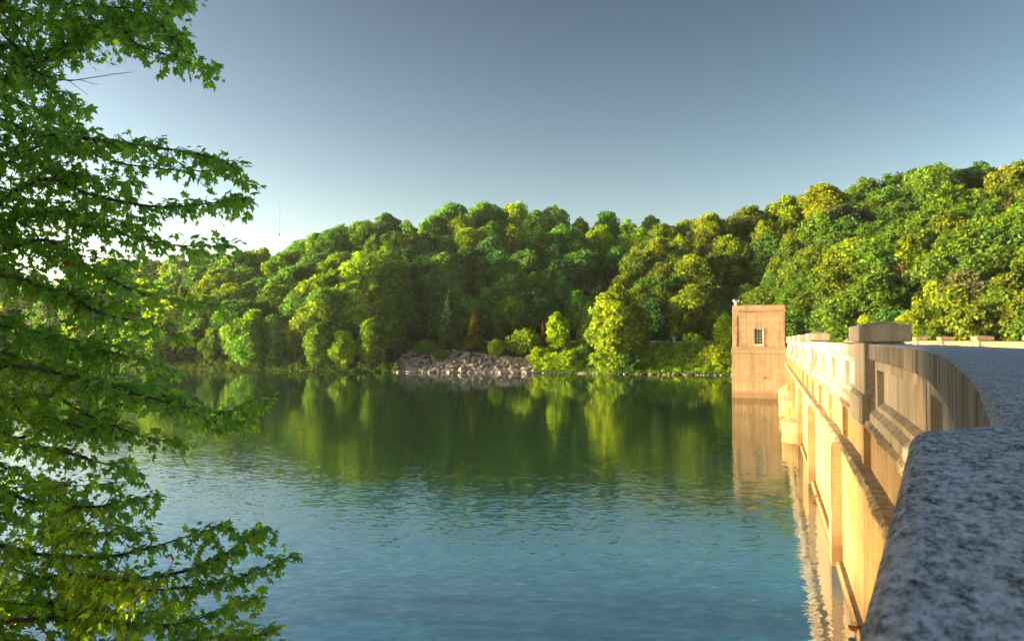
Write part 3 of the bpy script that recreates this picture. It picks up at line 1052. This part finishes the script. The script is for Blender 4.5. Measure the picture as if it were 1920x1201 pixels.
special('column1', 700, 3, 596, 'olive green', 'slender olive tree leaning over water at the rubble bank\'s left end', wide=1.2)
special('conifer1', 1018, 9.5, 602, 'rusty orange', 'rusty orange young conifer just left of the bright lime tree', wide=0.6)

# dead and bare trees
DEAD = []


def bare(px, d, top, H, lab, mat, seed, spread=1.0, lv=4, sc=None):
    tr, tw = bare_tree(H, spread, lv, seed)
    best = None
    for dd in np.arange(128, 245, 1.0):        # where on the slope it stands
        e = abs(gz(px, dd) + H * 1.1 - zof(top, dd))
        if best is None or e < best[0]: best = (e, dd)
    d = float(best[1])
    z = gz(px, d)
    placed.append((px, top, d, 0.6)); DEAD.append((px, top, d))
    r = empty('dead_tree', ((px - 960) / F * d, d, z)); prop(r, lab, 'tree')
    tr.obj('trunk', mat, r); tw.obj('twigs', mat, r)


bare(1700, 160, 488, 8.5, 'brown leafless dead tree standing out on the sunlit right hill', M['brownwood'], 3, 1.1)
bare(1750, 178, 330, 9, 'bare pale-twigged tree among the upper right ridge trees', M['palebark'], 5, 1.1)
bare(1885, 166, 362, 9, 'bare reddish-twigged tree near the right edge of the upper hill', M['brownwood'], 8, 1.1)
bare(1118, 198, 488, 10, 'pale fallen-looking dead tree in the dark valley fold', M['palebark'], 11, 1.3)
bare(1540, 140, 560, 8, 'thin leafless brown tree right of the gatehouse tower', M['brownwood'], 15, 1.0)
d = float(shelf_d(804, 13)); r = empty('dead_tree', ((804 - 960) / F * d, d, gz(804, d)))
prop(r, 'dark bare snag without branches left of the tall spruce', 'tree')
mb = MB(); mb.tube([(0, 0, -0.5), (0.05, 0, 2.5), (-0.05, 0, zof(594, d) - gz(804, d))], [0.17, 0.13, 0.07], 7)
mb.tube([(0.02, 0, 2.6), (0.4, -0.1, 3.1)], [0.05, 0.02], 5); mb.obj('trunk', M['bark'], r)

# shrubs
SH = [(985, 9, 622, 'yellow-green', 'yellow-green shrub on the rubble bank left of the bright lime tree'),
      (968, 11.5, 628, 'mid green', 'mid green shrub under the road above the rubble bank'),
      (1010, 5, 655, 'bright lime', 'bright lime shrub on the waterline at the end of the rubble'),
      (1035, 3, 664, 'bright lime', 'lime shrub at the foot of the bright lime tree, left side'),
      (1070, 2.5, 660, 'yellow-green', 'yellow-green shrub at the foot of the bright lime tree, right side'),
      (1090, 4, 655, 'mid green', 'mid green shrub between the lime tree and the waterline giant'),
      (1140, 2, 655, 'yellow-green', 'yellow-green shrub under the large waterline tree'),
      (1180, 2, 668, 'deep green', 'deep green shrub right of the large waterline tree'),
      (1320, 8, 660, 'yellow-green', 'yellow-green shrub on the grassy bank below the rock cut'),
      (1345, 5, 650, 'bright lime', 'lime shrub on the bank beside the tower'),
      (1300, 22.5, 626, 'bright lime', 'lime shrub growing on the rock cut right of the utility box'),
      (905, 7, 668, 'deep green', 'low green shrub under the small golden conifer'),
      (800, 8, 640, 'deep green', 'broad deep green shrub left of the tall spruce'),
      (830, 6, 658, 'mid green', 'green shrub in the rubble at the tall spruce\'s foot'),
      (760, 11, 640, 'dark green', 'dark shrub at the top of the shaded rubble')]
for i, (px, off, top, tone, lab) in enumerate(SH):
    special(f'bush{i % 3}', px, off, top, tone, lab, cat='shrub', wide=1.0)

# ---- the wooded hillsides: each tree on its own
cand = []
ntry = 0
rd = random.Random(21)
accepted = []
while ntry < 60000:
    ntry += 1
    px = rd.uniform(-10, 2060)
    onB = None
    sh = float(interp(px, SHELF, 1))
    a0, a1 = float(interp(px, HA, 1)), float(interp(px, HA, 2))
    b0, b1 = float(interp(px, HB, 1)), float(interp(px, HB, 2))
    if px > 1230 or (px > 1085 and rd.random() < 0.75):
        onB, y0, y1 = True, b0, b1
    else:
        onB, y0, y1 = False, a0, a1
    d = rd.uniform(y0 + 1.0 + 24 * sh, y1 + 12)
    z = gz(px, d)
    za = float(hill(np.float64(px), np.float64(d), HB if onB else HA, np.float64(sh)))
    if z > za + 1.2: continue          # under the other hill
    h = rd.uniform(8.2, 11.6) * (0.9 if onB else 1.0)
    if d < y0 + 8: h *= 0.85
    top = pyof(z + h, d)
    if top > 628 and px > 1390: continue
    if not onB and px > 1120:
        yb = float(interp(px, HB, 3))
        if top > yb - 4: continue
    ok = True
    kx = 36 if px > 150 else 60
    for (qx, qy, qd, f) in placed:
        if ((px - qx) / (kx * f)) ** 2 + ((top - qy) / (26 * f)) ** 2 < 1:
            ok = False; break
    if any(abs(px - q[0]) < 34 and q[1] - 12 < top < q[1] + 44 and d < q[2] + 3 for q in DEAD): continue
    if not ok: continue
    placed.append((px, top, d, 1.0))
    accepted.append((px, top, d, z, h, onB))

LM = [(60, 'the maple\'s left side'), (300, 'the misty left inlet'), (523, 'the radio mast'), (660, 'the rubble\'s left end'), (757, 'the pointed lime trees'), (842, 'the tall spruce'), (930, 'the little round tree'),
      (1047, 'the bright lime tree'), (1160, 'the waterline giant'), (1264, 'the utility box'), (1370, 'the tower\'s left edge'), (1420, 'the tower window'),
      (1530, 'the second pillar cap'), (1645, 'the big pillar cap'), (1700, 'the brown dead tree'), (1810, 'the far parapet cap'), (1885, 'the bare reddish tree')]
ORD = ['nearest', 'second', 'third', 'fourth', 'fifth', 'sixth', 'seventh', 'eighth', 'ninth', 'tenth', 'eleventh', 'twelfth']
cells = {}
for i, (px, top, d, z, h, onB) in enumerate(accepted):
    T = HB if onB else HA
    ys, yr = float(interp(px, T, 1)), float(interp(px, T, 2))
    t = (d - ys) / (yr - ys)
    band = 'waterside' if t < 0.18 and not onB and px < 740 else 'lower slope' if t < 0.45 else 'mid-slope' if t < 0.65 else 'upper slope' if t < 0.88 else 'ridge'
    k = min(range(len(LM)), key=lambda q: abs(LM[q][0] - px))
    side = 'left' if px < LM[k][0] else 'right'
    cells.setdefault((band, k, side), []).append((abs(px - LM[k][0]), i))
lab_of = {}
for (band, k, side), L in cells.items():
    L.sort()
    for q, (_, i) in enumerate(L):
        lab_of[i] = (ORD[min(q, 11)], side, LM[k][1], band)

for i, (px, top, d, z, h, onB) in enumerate(accepted):
    u = rd.random()
    T = HB if onB else HA
    shore = d < float(interp(px, HA, 1)) + 9 and px < 740
    if onB:
        tone = rd.choices(['mid green', 'olive green', 'yellow-green', 'deep green', 'golden green', 'grey-green'], [38, 30, 16, 14, 0, 2])[0]
        if px < 1400: tone = rd.choices(['yellow-green', 'olive green', 'mid green'], [42, 38, 20])[0]
        kind = rd.choices(['broad', 'tall', 'open', 'conifer'], [64, 18, 12, 6])[0]
        if top < float(interp(px, T, 3)) + 25 and kind == 'conifer': kind = 'broad'
        if 1180 < px < 1350 and top > 480: kind = rd.choices(['broad', 'conifer', 'tall'], [55, 25, 20])[0]
    else:
        tone = rd.choices(['mid green', 'deep green', 'dark green', 'olive green', 'yellow-green'], [34, 26, 14, 16, 10])[0]
        kind = rd.choices(['broad', 'tall', 'open', 'conifer'], [60, 22, 8, 10])[0]
        if 720 < px < 1240 and top > 440: tone = rd.choices(['deep green', 'dark green', 'mid green'], [45, 30, 25])[0]  # darker tones put the middle hill's shade into the leaf colours
        if top < float(interp(px, T, 3)) + 25 and kind == 'conifer': kind = 'broad'
        if shore: kind = rd.choices(['broad', 'tall'], [50, 50])[0]
    n = {'broad': 6, 'tall': 3, 'open': 2, 'conifer': 3}[kind]
    pn = f'{kind}{rd.randrange(n)}'
    if kind == 'conifer' and tone in ('yellow-green', 'golden green'): tone = 'olive green'
    o, side, lm, band = lab_of[i]
    shape = PROTO[pn][0]
    hn = 'right' if onB else 'middle'
    where = {'waterside': 'by the water', 'lower slope': 'low on the slope', 'mid-slope': 'halfway up', 'upper slope': 'high on the slope', 'ridge': 'on the skyline'}[band]
    label = f'{tone} {shape} tree {where}, {o} {side} of {lm}'
    s = h / 10.0
    zz = z - (0.6 if shore else 0.2)
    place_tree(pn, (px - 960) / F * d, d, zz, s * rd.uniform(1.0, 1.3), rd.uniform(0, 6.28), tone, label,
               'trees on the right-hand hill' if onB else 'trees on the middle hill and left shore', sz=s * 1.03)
print('hillside trees', len(accepted), 'all', len(placed))

# ------------------------------------------------------------------ ground cover on the banks
def cover(name, px0, px1, o0, o1, n, mat, hmax, label, dens=None):
    mb = MB()
    pxv = rng.uniform(px0, px1, n)
    off = rng.uniform(o0, o1, n)
    dv = shelf_d(pxv, 0) + off
    zv = ground_z(pxv, dv)
    x = (pxv - 960) / F * dv
    lump = 0.5 + 0.5 * np.sin(x * 1.9 + np.sin(dv * 1.3)) * np.cos(dv * 1.7 + np.sin(x * 0.8))
    hgt = rng.uniform(0, 1, n) ** 0.6 * hmax * (0.25 + lump)
    pos = np.stack([x, dv, zv + hgt], -1)
    nrm = np.array([0, -0.5, 0.6]) + unit(n) * 0.9
    nrm /= np.linalg.norm(nrm, axis=1)[:, None]
    t = np.clip(0.32 + 0.3 * lump + rng.normal(0, 0.13, n), 0, 1)
    mb.polys(leaf_polys(pos, nrm, rng.uniform(0.12, 0.27, n)), t)
    prop(mb.obj(name, mat, tint=True), label, kind='stuff')


def understory(T, pa, pb, n, label):
    mb = MB()
    pxv = rng.uniform(pa, pb, n)
    ys, yr = interp(pxv, T, 1), interp(pxv, T, 2)
    sh = interp(pxv, SHELF, 1)
    dv = ys + 25 * sh + 1 + rng.uniform(0, 1, n) * (yr + 10 - ys - 25 * sh)
    zv = ground_z(pxv, dv)
    keep = (zv > 4.5)
    pxv, dv, zv = pxv[keep], dv[keep], zv[keep]
    n = len(pxv)
    x = (pxv - 960) / F * dv
    lump = 0.5 + 0.5 * np.sin(x * 0.9 + np.sin(dv * .7)) * np.cos(dv * 0.8 + np.sin(x * .5))
    pos = np.stack([x, dv, zv + rng.uniform(0, 1, n) ** .7 * (1.2 + 3.6 * lump)], -1)
    nrm = np.array([0, -0.3, 0.6]) + unit(n) * 0.9
    nrm /= np.linalg.norm(nrm, axis=1)[:, None]
    t = np.clip(0.3 + 0.3 * lump + rng.normal(0, 0.13, n), 0, 1)
    mb.polys(leaf_polys(pos, nrm, rng.uniform(0.22, 0.5, n)), t)
    prop(mb.obj('undergrowth', M['shade_cover'], tint=True), label, kind='stuff')


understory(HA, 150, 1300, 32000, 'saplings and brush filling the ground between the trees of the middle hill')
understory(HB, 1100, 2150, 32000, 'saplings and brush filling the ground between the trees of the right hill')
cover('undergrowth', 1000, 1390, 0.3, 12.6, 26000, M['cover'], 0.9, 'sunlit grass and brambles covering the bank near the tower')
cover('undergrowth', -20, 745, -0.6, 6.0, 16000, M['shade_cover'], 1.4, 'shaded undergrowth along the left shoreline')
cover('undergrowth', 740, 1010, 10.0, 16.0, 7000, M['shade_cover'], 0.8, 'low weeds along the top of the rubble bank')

# ------------------------------------------------------------------ rocks
def rock_shape(mb, c, s, rd):
    v = []
    ph = rd.uniform(0, 6.28)
    for (u, n) in ((-0.8, 4), (-0.1, 6), (0.55, 5), (0.95, 3)):
        rr = math.sqrt(max(0, 1 - u * u))
        for k in range(6):
            a = ph + 2 * math.pi * k / 6
            j = rd.uniform(0.72, 1.15)
            v.append((math.cos(a) * rr * j, math.sin(a) * rr * j, u * rd.uniform(0.85, 1.1)))
    f = []
    for r_ in range(3):
        for k in range(6):
            f.append((r_ * 6 + k, r_ * 6 + (k + 1) % 6, r_ * 6 + 6 + (k + 1) % 6, r_ * 6 + 6 + k))
    f += [tuple(range(5, -1, -1)), tuple(range(18, 24))]
    v = np.array(v) * np.array(s)
    tx, tz = rd.uniform(-.6, .6), rd.uniform(0, 6.28)
    cx_, sx_ = math.cos(tx), math.sin(tx)
    v = np.stack([v[:, 0], v[:, 1] * cx_ - v[:, 2] * sx_, v[:, 1] * sx_ + v[:, 2] * cx_], -1)
    cz_, sz_ = math.cos(tz), math.sin(tz)
    v = np.stack([v[:, 0] * cz_ - v[:, 1] * sz_, v[:, 0] * sz_ + v[:, 1] * cz_, v[:, 2]], -1)
    mb.add(v + np.array(c), f)


mb = MB(); rr = random.Random(5)
for i in range(1500):
    px = rr.uniform(737, 1005)
    top = 10.0 - 4.5 * abs((px - 790) / 215) ** 1.2 if px > 760 else 10.0 * max(0, (px - 718) / 42)
    off = rr.uniform(-0.5, max(1.0, top))
    d = float(shelf_d(px, off))
    s = rr.uniform(0.14, 0.34) if rr.random() < .8 else rr.uniform(0.34, 0.7)
    rock_shape(mb, ((px - 960) / F * d, d, gz(px, d) + 0.1), (s * rr.uniform(.8, 1.6), s, s * rr.uniform(.45, .9)), rr)
for i in range(150):
    px = rr.uniform(1000, 1375)
    d = float(shelf_d(px, rr.uniform(-0.7, 0.9)))
    s = rr.uniform(0.08, 0.30)
    rock_shape(mb, ((px - 960) / F * d, d, gz(px, d) + 0.08), (s * rr.uniform(.8, 1.6), s, s * rr.uniform(.5, .9)), rr)
prop(mb.obj('rubble', M['rock']), 'broken grey riprap stones sloping into the water', kind='stuff')
for px, off, s, lab in ((868, 1.0, 1.0, 'large pale grey boulder at the waterline below the small golden conifer'), (908, 3.0, 0.95, 'leaning grey boulder below the little round tree'),
                        (818, 1.5, 0.8, 'dark flat boulder at the waterline below the tall spruce'), (955, 4.5, 0.85, 'sunlit tan boulder halfway up the lit rubble'),
                        (992, 6.5, 0.8, 'sunlit brown boulder at the top of the lit rubble'), (885, 3.5, 0.8, 'grey boulder among the rubble between the two conifers')):
    d = float(shelf_d(px, off))
    mb = MB(); rock_shape(mb, (0, 0, 0), (s * 1.2, s * 0.8, s * 0.75), rr)
    o = mb.obj('boulder', M['rock']); o.location = ((px - 960) / F * d, d, gz(px, d) + 0.25)
    prop(o, lab, 'boulder', 'boulders in the rubble bank')
mb = MB()
for i in range(46):
    px = rr.uniform(1278, 1345); off = rr.uniform(23, 29)
    d = float(shelf_d(px, off)); s = rr.uniform(0.4, 1.1)
    rock_shape(mb, ((px - 960) / F * d, d, gz(px, d) + rr.uniform(0, 0.5)), (s * 1.2, s, s * 1.1), rr)
o = mb.obj('rock_outcrop', plain('rusty_rock', (0.30, 0.17, 0.085), 0.9, var=0.5, sc=0.8, bump=0.5))
prop(o, 'brown broken rock outcrop in the road cut left of the tower', 'rock outcrop')

# ------------------------------------------------------------------ the maple in the foreground, left
TX, TY = -7.6, 8.2
maple = empty('maple_tree', (TX, TY, 0.6))
prop(maple, 'big green maple in the foreground leaning its boughs over the water', 'tree')
MO = np.array([TX, TY, 0.6])
trunk = [np.array([TX + 0.25 * math.sin(z * .3), TY + 0.2 * math.sin(z * .23), z]) for z in np.linspace(-0.5, 16, 12)]
mb = MB(); mb.tube([p - MO for p in trunk], np.linspace(0.34, 0.05, 12), 10); mb.obj('trunk', M['bark'], maple, smooth=True)

BR = [  # px polyline, depth, twig length, leaf density
    ([(60, -60), (180, -45), (345, -30)], 7.4, 0.55, 1.2), ([(20, -10), (130, 8), (250, 15), (350, 8)], 7.2, 0.42, 1.3), ([(0, 25), (90, 40), (200, 52), (300, 40)], 7.6, 0.4, 1.2),
    ([(180, 50), (260, 85), (330, 110), (405, 135)], 7.0, 0.30, 1.1), ([(250, 40), (320, 70), (345, 80)], 7.1, 0.3, 1.0),
    ([(-10, 90), (50, 105), (120, 95), (170, 95)], 7.8, 0.3, 0.8), ([(-20, 110), (50, 140), (100, 170), (150, 200)], 7.4, 0.36, 1.1), ([(-20, 180), (60, 200), (120, 225)], 7.8, 0.36, 1.1),
    ([(-40, 235), (70, 250), (180, 262), (290, 276), (385, 292), (440, 315), (455, 345)], 6.8, 0.30, 1.15), ([(100, 262), (200, 300), (320, 318), (445, 320)], 7.0, 0.28, 1.0),
    ([(-40, 270), (60, 300), (150, 330), (250, 345)], 7.3, 0.4, 1.2), ([(60, 340), (180, 368), (300, 388), (400, 380), (457, 372)], 6.9, 0.28, 1.1), ([(-40, 350), (80, 385), (180, 410), (280, 415)], 7.4, 0.42, 1.25),
    ([(50, 400), (200, 432), (320, 458), (430, 462)], 7.0, 0.32, 1.25), ([(-40, 430), (60, 465), (160, 480), (250, 490)], 7.5, 0.42, 1.25), ([(60, 450), (170, 505), (240, 540), (300, 558), (420, 572)], 7.1, 0.27, 1.0),
    ([(-40, 500), (60, 530), (160, 560), (260, 575)], 7.3, 0.4, 1.25), ([(-30, 520), (100, 545), (200, 590), (280, 605), (345, 638)], 7.2, 0.3, 1.1), ([(-40, 590), (60, 620), (150, 640), (240, 650)], 7.0, 0.42, 1.35),
    ([(-30, 610), (120, 650), (230, 665), (325, 695)], 7.3, 0.32, 1.2), ([(-40, 660), (80, 690), (200, 720), (310, 730)], 7.1, 0.4, 1.35), ([(0, 690), (150, 712), (280, 745), (400, 772), (505, 752)], 6.9, 0.24, 1.05),
    ([(280, 745), (360, 775), (430, 795), (480, 790)], 6.9, 0.2, 0.9), ([(60, 740), (170, 780), (260, 815), (335, 830)], 7.1, 0.28, 1.0), ([(-40, 740), (60, 770), (150, 800), (230, 800)], 7.4, 0.4, 1.1),
    ([(-40, 800), (40, 830), (130, 850), (200, 870), (265, 880)], 7.2, 0.28, 0.75), ([(-40, 870), (60, 900), (140, 910), (250, 900)], 7.3, 0.3, 0.8), ([(-40, 910), (60, 940), (160, 950), (230, 940), (290, 930)], 7.0, 0.34, 1.15),
    ([(-40, 960), (80, 990), (180, 1000), (265, 1000)], 7.2, 0.4, 1.3), ([(-40, 1020), (80, 1040), (170, 1045), (270, 1030), (350, 1005), (425, 985)], 6.9, 0.26, 1.1), ([(-40, 1060), (100, 1085), (220, 1090)], 7.2, 0.42, 1.35),
    ([(100, 1080), (250, 1085), (380, 1060), (440, 1025), (492, 992)], 6.8, 0.27, 1.15), ([(150, 1115), (300, 1105), (430, 1088), (545, 1042)], 6.7, 0.27, 1.25), ([(-40, 1130), (100, 1140), (220, 1150), (330, 1140)], 7.1, 0.42, 1.35),
    ([(0, 1165), (150, 1160), (300, 1172), (400, 1150), (480, 1120)], 6.8, 0.3, 1.2), ([(-40, 1200), (100, 1210), (250, 1215), (400, 1195), (500, 1190)], 6.9, 0.34, 1.3), ([(0, 1260), (150, 1265), (320, 1250), (450, 1235)], 7.0, 0.4, 1.2)]
OUT = np.array([(0, 0, 0), (.20, -.03, 0), (.42, .13, -.07), (.27, .30, -.02), (.55, .60, -.13), (.36, .62, -.06), (.18, .60, -.01), (.12, .80, -.04), (0, 1.02, -.14),
                (-.12, .80, -.04), (-.18, .60, -.01), (-.36, .62, -.06), (-.55, .60, -.13), (-.27, .30, -.02), (-.42, .13, -.07), (-.20, -.03, 0)])
LT = [(0, i, i + 1) for i in range(1, 15)]
limbs, twigs = MB(), MB()
LP, LD, LN, LS, LTint = [], [], [], [], []


def trunk_at(z):
    zz = [p[2] for p in trunk]
    return np.array([np.interp(z, zz, [p[k] for p in trunk]) for k in range(3)])


rt = random.Random(99)
for pl, d0, tl, dens in BR:
    pts = []
    for k, (px, py) in enumerate(pl):
        pts.append(np.array(at(px, py, d0 + 0.5 * math.sin(k * 1.3 + px * .01) + rt.uniform(-.25, .25))))
    z_in = pts[0][2] - 0.6 - 0.10 * abs(pts[0][0] - TX)
    p_tr = trunk_at(max(1.5, min(13.5, z_in)))
    midp = (p_tr + pts[0]) / 2 + np.array([0, rt.uniform(-.3, .3), -0.05])
    full = [p_tr, midp] + pts
    # smooth
    dense = []
    for i in range(len(full) - 1):
        for t in np.linspace(0, 1, 6, endpoint=False):
            q0, q1 = full[max(i - 1, 0)], full[i]
            q2, q3 = full[i + 1], full[min(i + 2, len(full) - 1)]
            dense.append(0.5 * ((2 * q1) + (-q0 + q2) * t + (2 * q0 - 5 * q1 + 4 * q2 - q3) * t * t + (-q0 + 3 * q1 - 3 * q2 + q3) * t ** 3))
    dense.append(full[-1])
    m = len(dense)
    r0 = 0.030 if len(pl) > 4 else 0.021
    limbs.tube([p - MO for p in dense], [max(0.004, r0 * (1 - i / m) ** 0.9) for i in range(m)], 6)
    seg = np.concatenate([[0], np.cumsum([np.linalg.norm(dense[i + 1] - dense[i]) for i in range(m - 1)])])
    tot = seg[-1]
    start = seg[6]
    # foliage also along the part left of the picture
    ntw = int((tot - start) * 32 * dens) + 4
    for j in range(ntw):
        s = start + (tot - start) * (j + rt.random()) / ntw
        i = min(int(np.searchsorted(seg, s)) - 1, m - 2)
        f = (s - seg[i]) / (seg[i + 1] - seg[i] + 1e-9)
        p = dense[i] * (1 - f) + dense[i + 1] * f
        bd = dense[i + 1] - dense[i]; bd /= np.linalg.norm(bd)
        endf = (s - start) / (tot - start)
        L = tl * rt.uniform(0.5, 1.15) * (1.05 - 0.55 * endf)
        v = np.array([rt.gauss(0, 1), rt.gauss(0, 1), rt.gauss(-0.05, 0.8)])
        v = bd * 0.9 + v / np.linalg.norm(v) * 0.95
        v /= np.linalg.norm(v)
        tip = p + v * L + np.array([0, 0, -0.30 * L])
        midt = p + v * L * 0.55 + np.array([0, 0, 0.03 * L])
        twigs.tube([p - MO, midt - MO, tip - MO], [0.0042, 0.003, 0.0014], 3, cap=False)
        nl = max(3, int(L * 21))
        young_tw = rt.random() < 0.035 and endf > 0.55
        for q in range(nl):
            a = (q + 0.6) / nl
            b = p * (1 - a) ** 2 + 2 * midt * a * (1 - a) + tip * a * a
            w_ = np.array([rt.gauss(0, 1), rt.gauss(0, 1), rt.gauss(0, .5)]); w_ /= np.linalg.norm(w_)
            td = v * 0.45 + w_ * 0.8 + np.array([0, 0, -0.55])
            td /= np.linalg.norm(td)
            pe = b + (w_ * 0.6 + v * 0.3 + np.array([0, 0, .15])) * rt.uniform(0.025, 0.06)
            up = np.array([rt.gauss(0, .55), rt.gauss(0, .55), 1.0])
            LP.append(pe); LD.append(td); LN.append(up)
            yg = young_tw and a > 0.6
            LS.append(rt.uniform(0.042, 0.098) * (0.75 if yg else 1))
            LTint.append(1.0 if yg else min(0.93, max(0.0, rt.gauss(0.45, 0.2))))
# a few leafless twigs against the sky, upper left
for pl in ([(10, 60), (50, 110), (75, 140), (130, 152), (222, 138)], [(-20, 40), (30, 90), (90, 130), (185, 105)], [(30, 90), (60, 130), (100, 150), (150, 150)], [(20, 30), (60, 100), (90, 160)]):
    pp = [np.array(at(x, y, 7.5)) - MO for x, y in pl]
    twigs.tube(pp, np.linspace(0.011, 0.003, len(pp)), 4)
    for j in range(1, len(pp)):
        q = pp[j] + np.array([rt.uniform(.1, .25), 0, rt.uniform(-.15, .12)])
        twigs.tube([pp[j], q], [0.004, 0.002], 3)
# foliage of the rest of the crown, left of the picture and above it
for j in range(500):
    th = rt.uniform(0, 6.283); u = rt.uniform(-0.6, 1.0); rr_ = math.sqrt(max(0, 1 - u * u)) * rt.uniform(0.6, 1.0)
    p = np.array([TX - 0.4 + 4.2 * math.cos(th) * rr_, TY + 2.6 + 4.6 * math.sin(th) * rr_, 8.6 + 5.2 * u])
    if p[1] > 0.5 and p[0] / p[1] > -0.66 and abs(pyof(p[2], p[1]) - 600) < 640: continue
    for q in range(5):
        w_ = np.array([rt.gauss(0, 1), rt.gauss(0, 1), rt.gauss(0, .7)])
        LP.append(p + w_ * 0.22); LD.append(w_ / np.linalg.norm(w_) + np.array([0, 0, -.4])); LN.append(np.array([rt.gauss(0, .5), rt.gauss(0, .5), 1.0]))
        LS.append(rt.uniform(0.10, 0.17)); LTint.append(min(0.93, max(0, rt.gauss(.45, .2))))
LP, LD, LN, LS, LTint = map(np.array, (LP, LD, LN, LS, LTint))
LD /= np.linalg.norm(LD, axis=1)[:, None]
Bv = np.cross(LD, LN); Bv /= np.linalg.norm(Bv, axis=1)[:, None]
Nv = np.cross(Bv, LD)
curl = rng.uniform(0.2, 2.2, len(LP))
PV = LP[:, None, :] + LS[:, None, None] * (OUT[None, :, 0, None] * Bv[:, None, :] * rng.uniform(.8, 1.1, (len(LP), 1, 1)) + OUT[None, :, 1, None] * LD[:, None, :] + (OUT[None, :, 2] * curl[:, None])[..., None] * Nv[:, None, :])
PV -= MO
nL = len(LP)
fm = MB()
fm.v.append(PV.reshape(-1, 3)); fm.t.append(np.repeat(LTint, 16)); fm.n = nL * 16
tri = np.array(LT)[None] + (np.arange(nL) * 16)[:, None, None]
fm.f = list(map(tuple, tri.reshape(-1, 3).tolist()))
print('maple leaves', nL)
fm.obj('crown', M['maple'], maple, tint=True)
limbs.obj('limbs', M['bark'], maple, smooth=True)
twigs.obj('twigs', M['bark'], maple)

place_tree('broad2', -18.5, 15.2, 1.0, 1.25, 0.4, 'mid green', 'second tall broadleaf tree, unseen, added behind the maple to shade the dam wall', None, sz=1.35)  # out of view, added to shade the wall around the first pillar

place_tree('broad4', -10.0, 1.2, 1.0, 0.98, 1.4, 'mid green', 'third broadleaf tree, unseen, added beside the camera to shade the nearest coping', None, sz=1.2)  # out of view, added to keep sun off the nearest coping

place_tree('broad1', -14.0, 6.2, 1.0, 0.98, 2.2, 'mid green', 'fourth broadleaf tree, unseen, added left of the maple to shade the parapet', None, sz=1.65)  # unseen tree added and stretched upward to shade the near parapet

# ------------------------------------------------------------------ evening air
hm, hnt, hout = newmat('haze')
vol = hnt.nodes.new('ShaderNodeVolumePrincipled')
vol.inputs['Color'].default_value = (0.80, 0.88, 1.0, 1)
vol.inputs['Density'].default_value = HAZE
vol.inputs['Anisotropy'].default_value = 0.55
hnt.links.new(vol.outputs[0], hout.inputs['Volume'])
if HAZE > 0:
    mb = MB(); mb.box(-2600, 3400, -140, 1600, -9, 75)
    prop(mb.obj('haze', hm), 'thin evening haze lying over the lake and hills', kind='stuff')

# ------------------------------------------------------------------ light
SUN_AZ, SUN_EL = -86.0, 9.5        # degrees clockwise from +Y
az, el = R(SUN_AZ), R(SUN_EL)
sd_v = Vector((math.sin(az) * math.cos(el), math.cos(az) * math.cos(el), math.sin(el)))
L = bpy.data.lights.new('sun', 'SUN')
L.energy = 2.5
L.angle = R(0.5)
L.color = (1.0, 0.76, 0.45)
lo = bpy.data.objects.new('sun', L); COL.objects.link(lo)
lo.rotation_euler = sd_v.to_track_quat('Z', 'Y').to_euler()
lo.location = (-40, 0, 60)
W = bpy.data.worlds.new('World'); scene.world = W
W.use_nodes = True
nt = W.node_tree
bg = nt.nodes['Background']
sky = nt.nodes.new('ShaderNodeTexSky')
SKYK = 0.43
sky.sky_type = 'NISHITA'
sky.sun_disc = False
sky.sun_elevation = el
sky.sun_rotation = az
sky.altitude = 150
sky.air_density = 1.0
sky.dust_density = 1.2
sky.ozone_density = 1.0
# deeper contrast between the glow near the sun and the rest of the sky, hue kept
bw = nt.nodes.new('ShaderNodeRGBToBW')
pw = nt.nodes.new('ShaderNodeMath'); pw.operation = 'POWER'; pw.inputs[1].default_value = 1.15
sc_ = nt.nodes.new('ShaderNodeVectorMath'); sc_.operation = 'SCALE'
hs = nt.nodes.new('ShaderNodeHueSaturation'); hs.inputs['Saturation'].default_value = 1.12
nt.links.new(sky.outputs[0], bw.inputs[0]); nt.links.new(bw.outputs[0], pw.inputs[0])
nt.links.new(sky.outputs[0], sc_.inputs[0]); nt.links.new(pw.outputs[0], sc_.inputs['Scale'])
nt.links.new(sc_.outputs[0], hs.inputs['Color']); nt.links.new(hs.outputs[0], bg.inputs[0])
bg.inputs[1].default_value = 0.05 * SKYK

cam = bpy.data.cameras.new('camera')
cam.sensor_width = 36
cam.lens = F / 1920 * 36
cam.clip_start = 0.01
cam.clip_end = 5000
cam.dof.use_dof = True
cam.dof.focus_distance = 40
cam.dof.aperture_fstop = 30
co = bpy.data.objects.new('camera', cam); COL.objects.link(co)
co.location = (0, 0, EYE)
co.rotation_euler = (math.pi / 2 + PITCH, 0, 0)
scene.camera = co

vs = scene.view_settings
vs.view_transform = 'Standard'
vs.look = 'None'
vs.exposure = 1.9
vs.gamma = 1
scene.cycles.max_bounces = 8
scene.cycles.diffuse_bounces = 5
scene.cycles.glossy_bounces = 3
scene.cycles.transmission_bounces = 3
scene.cycles.use_denoising = True
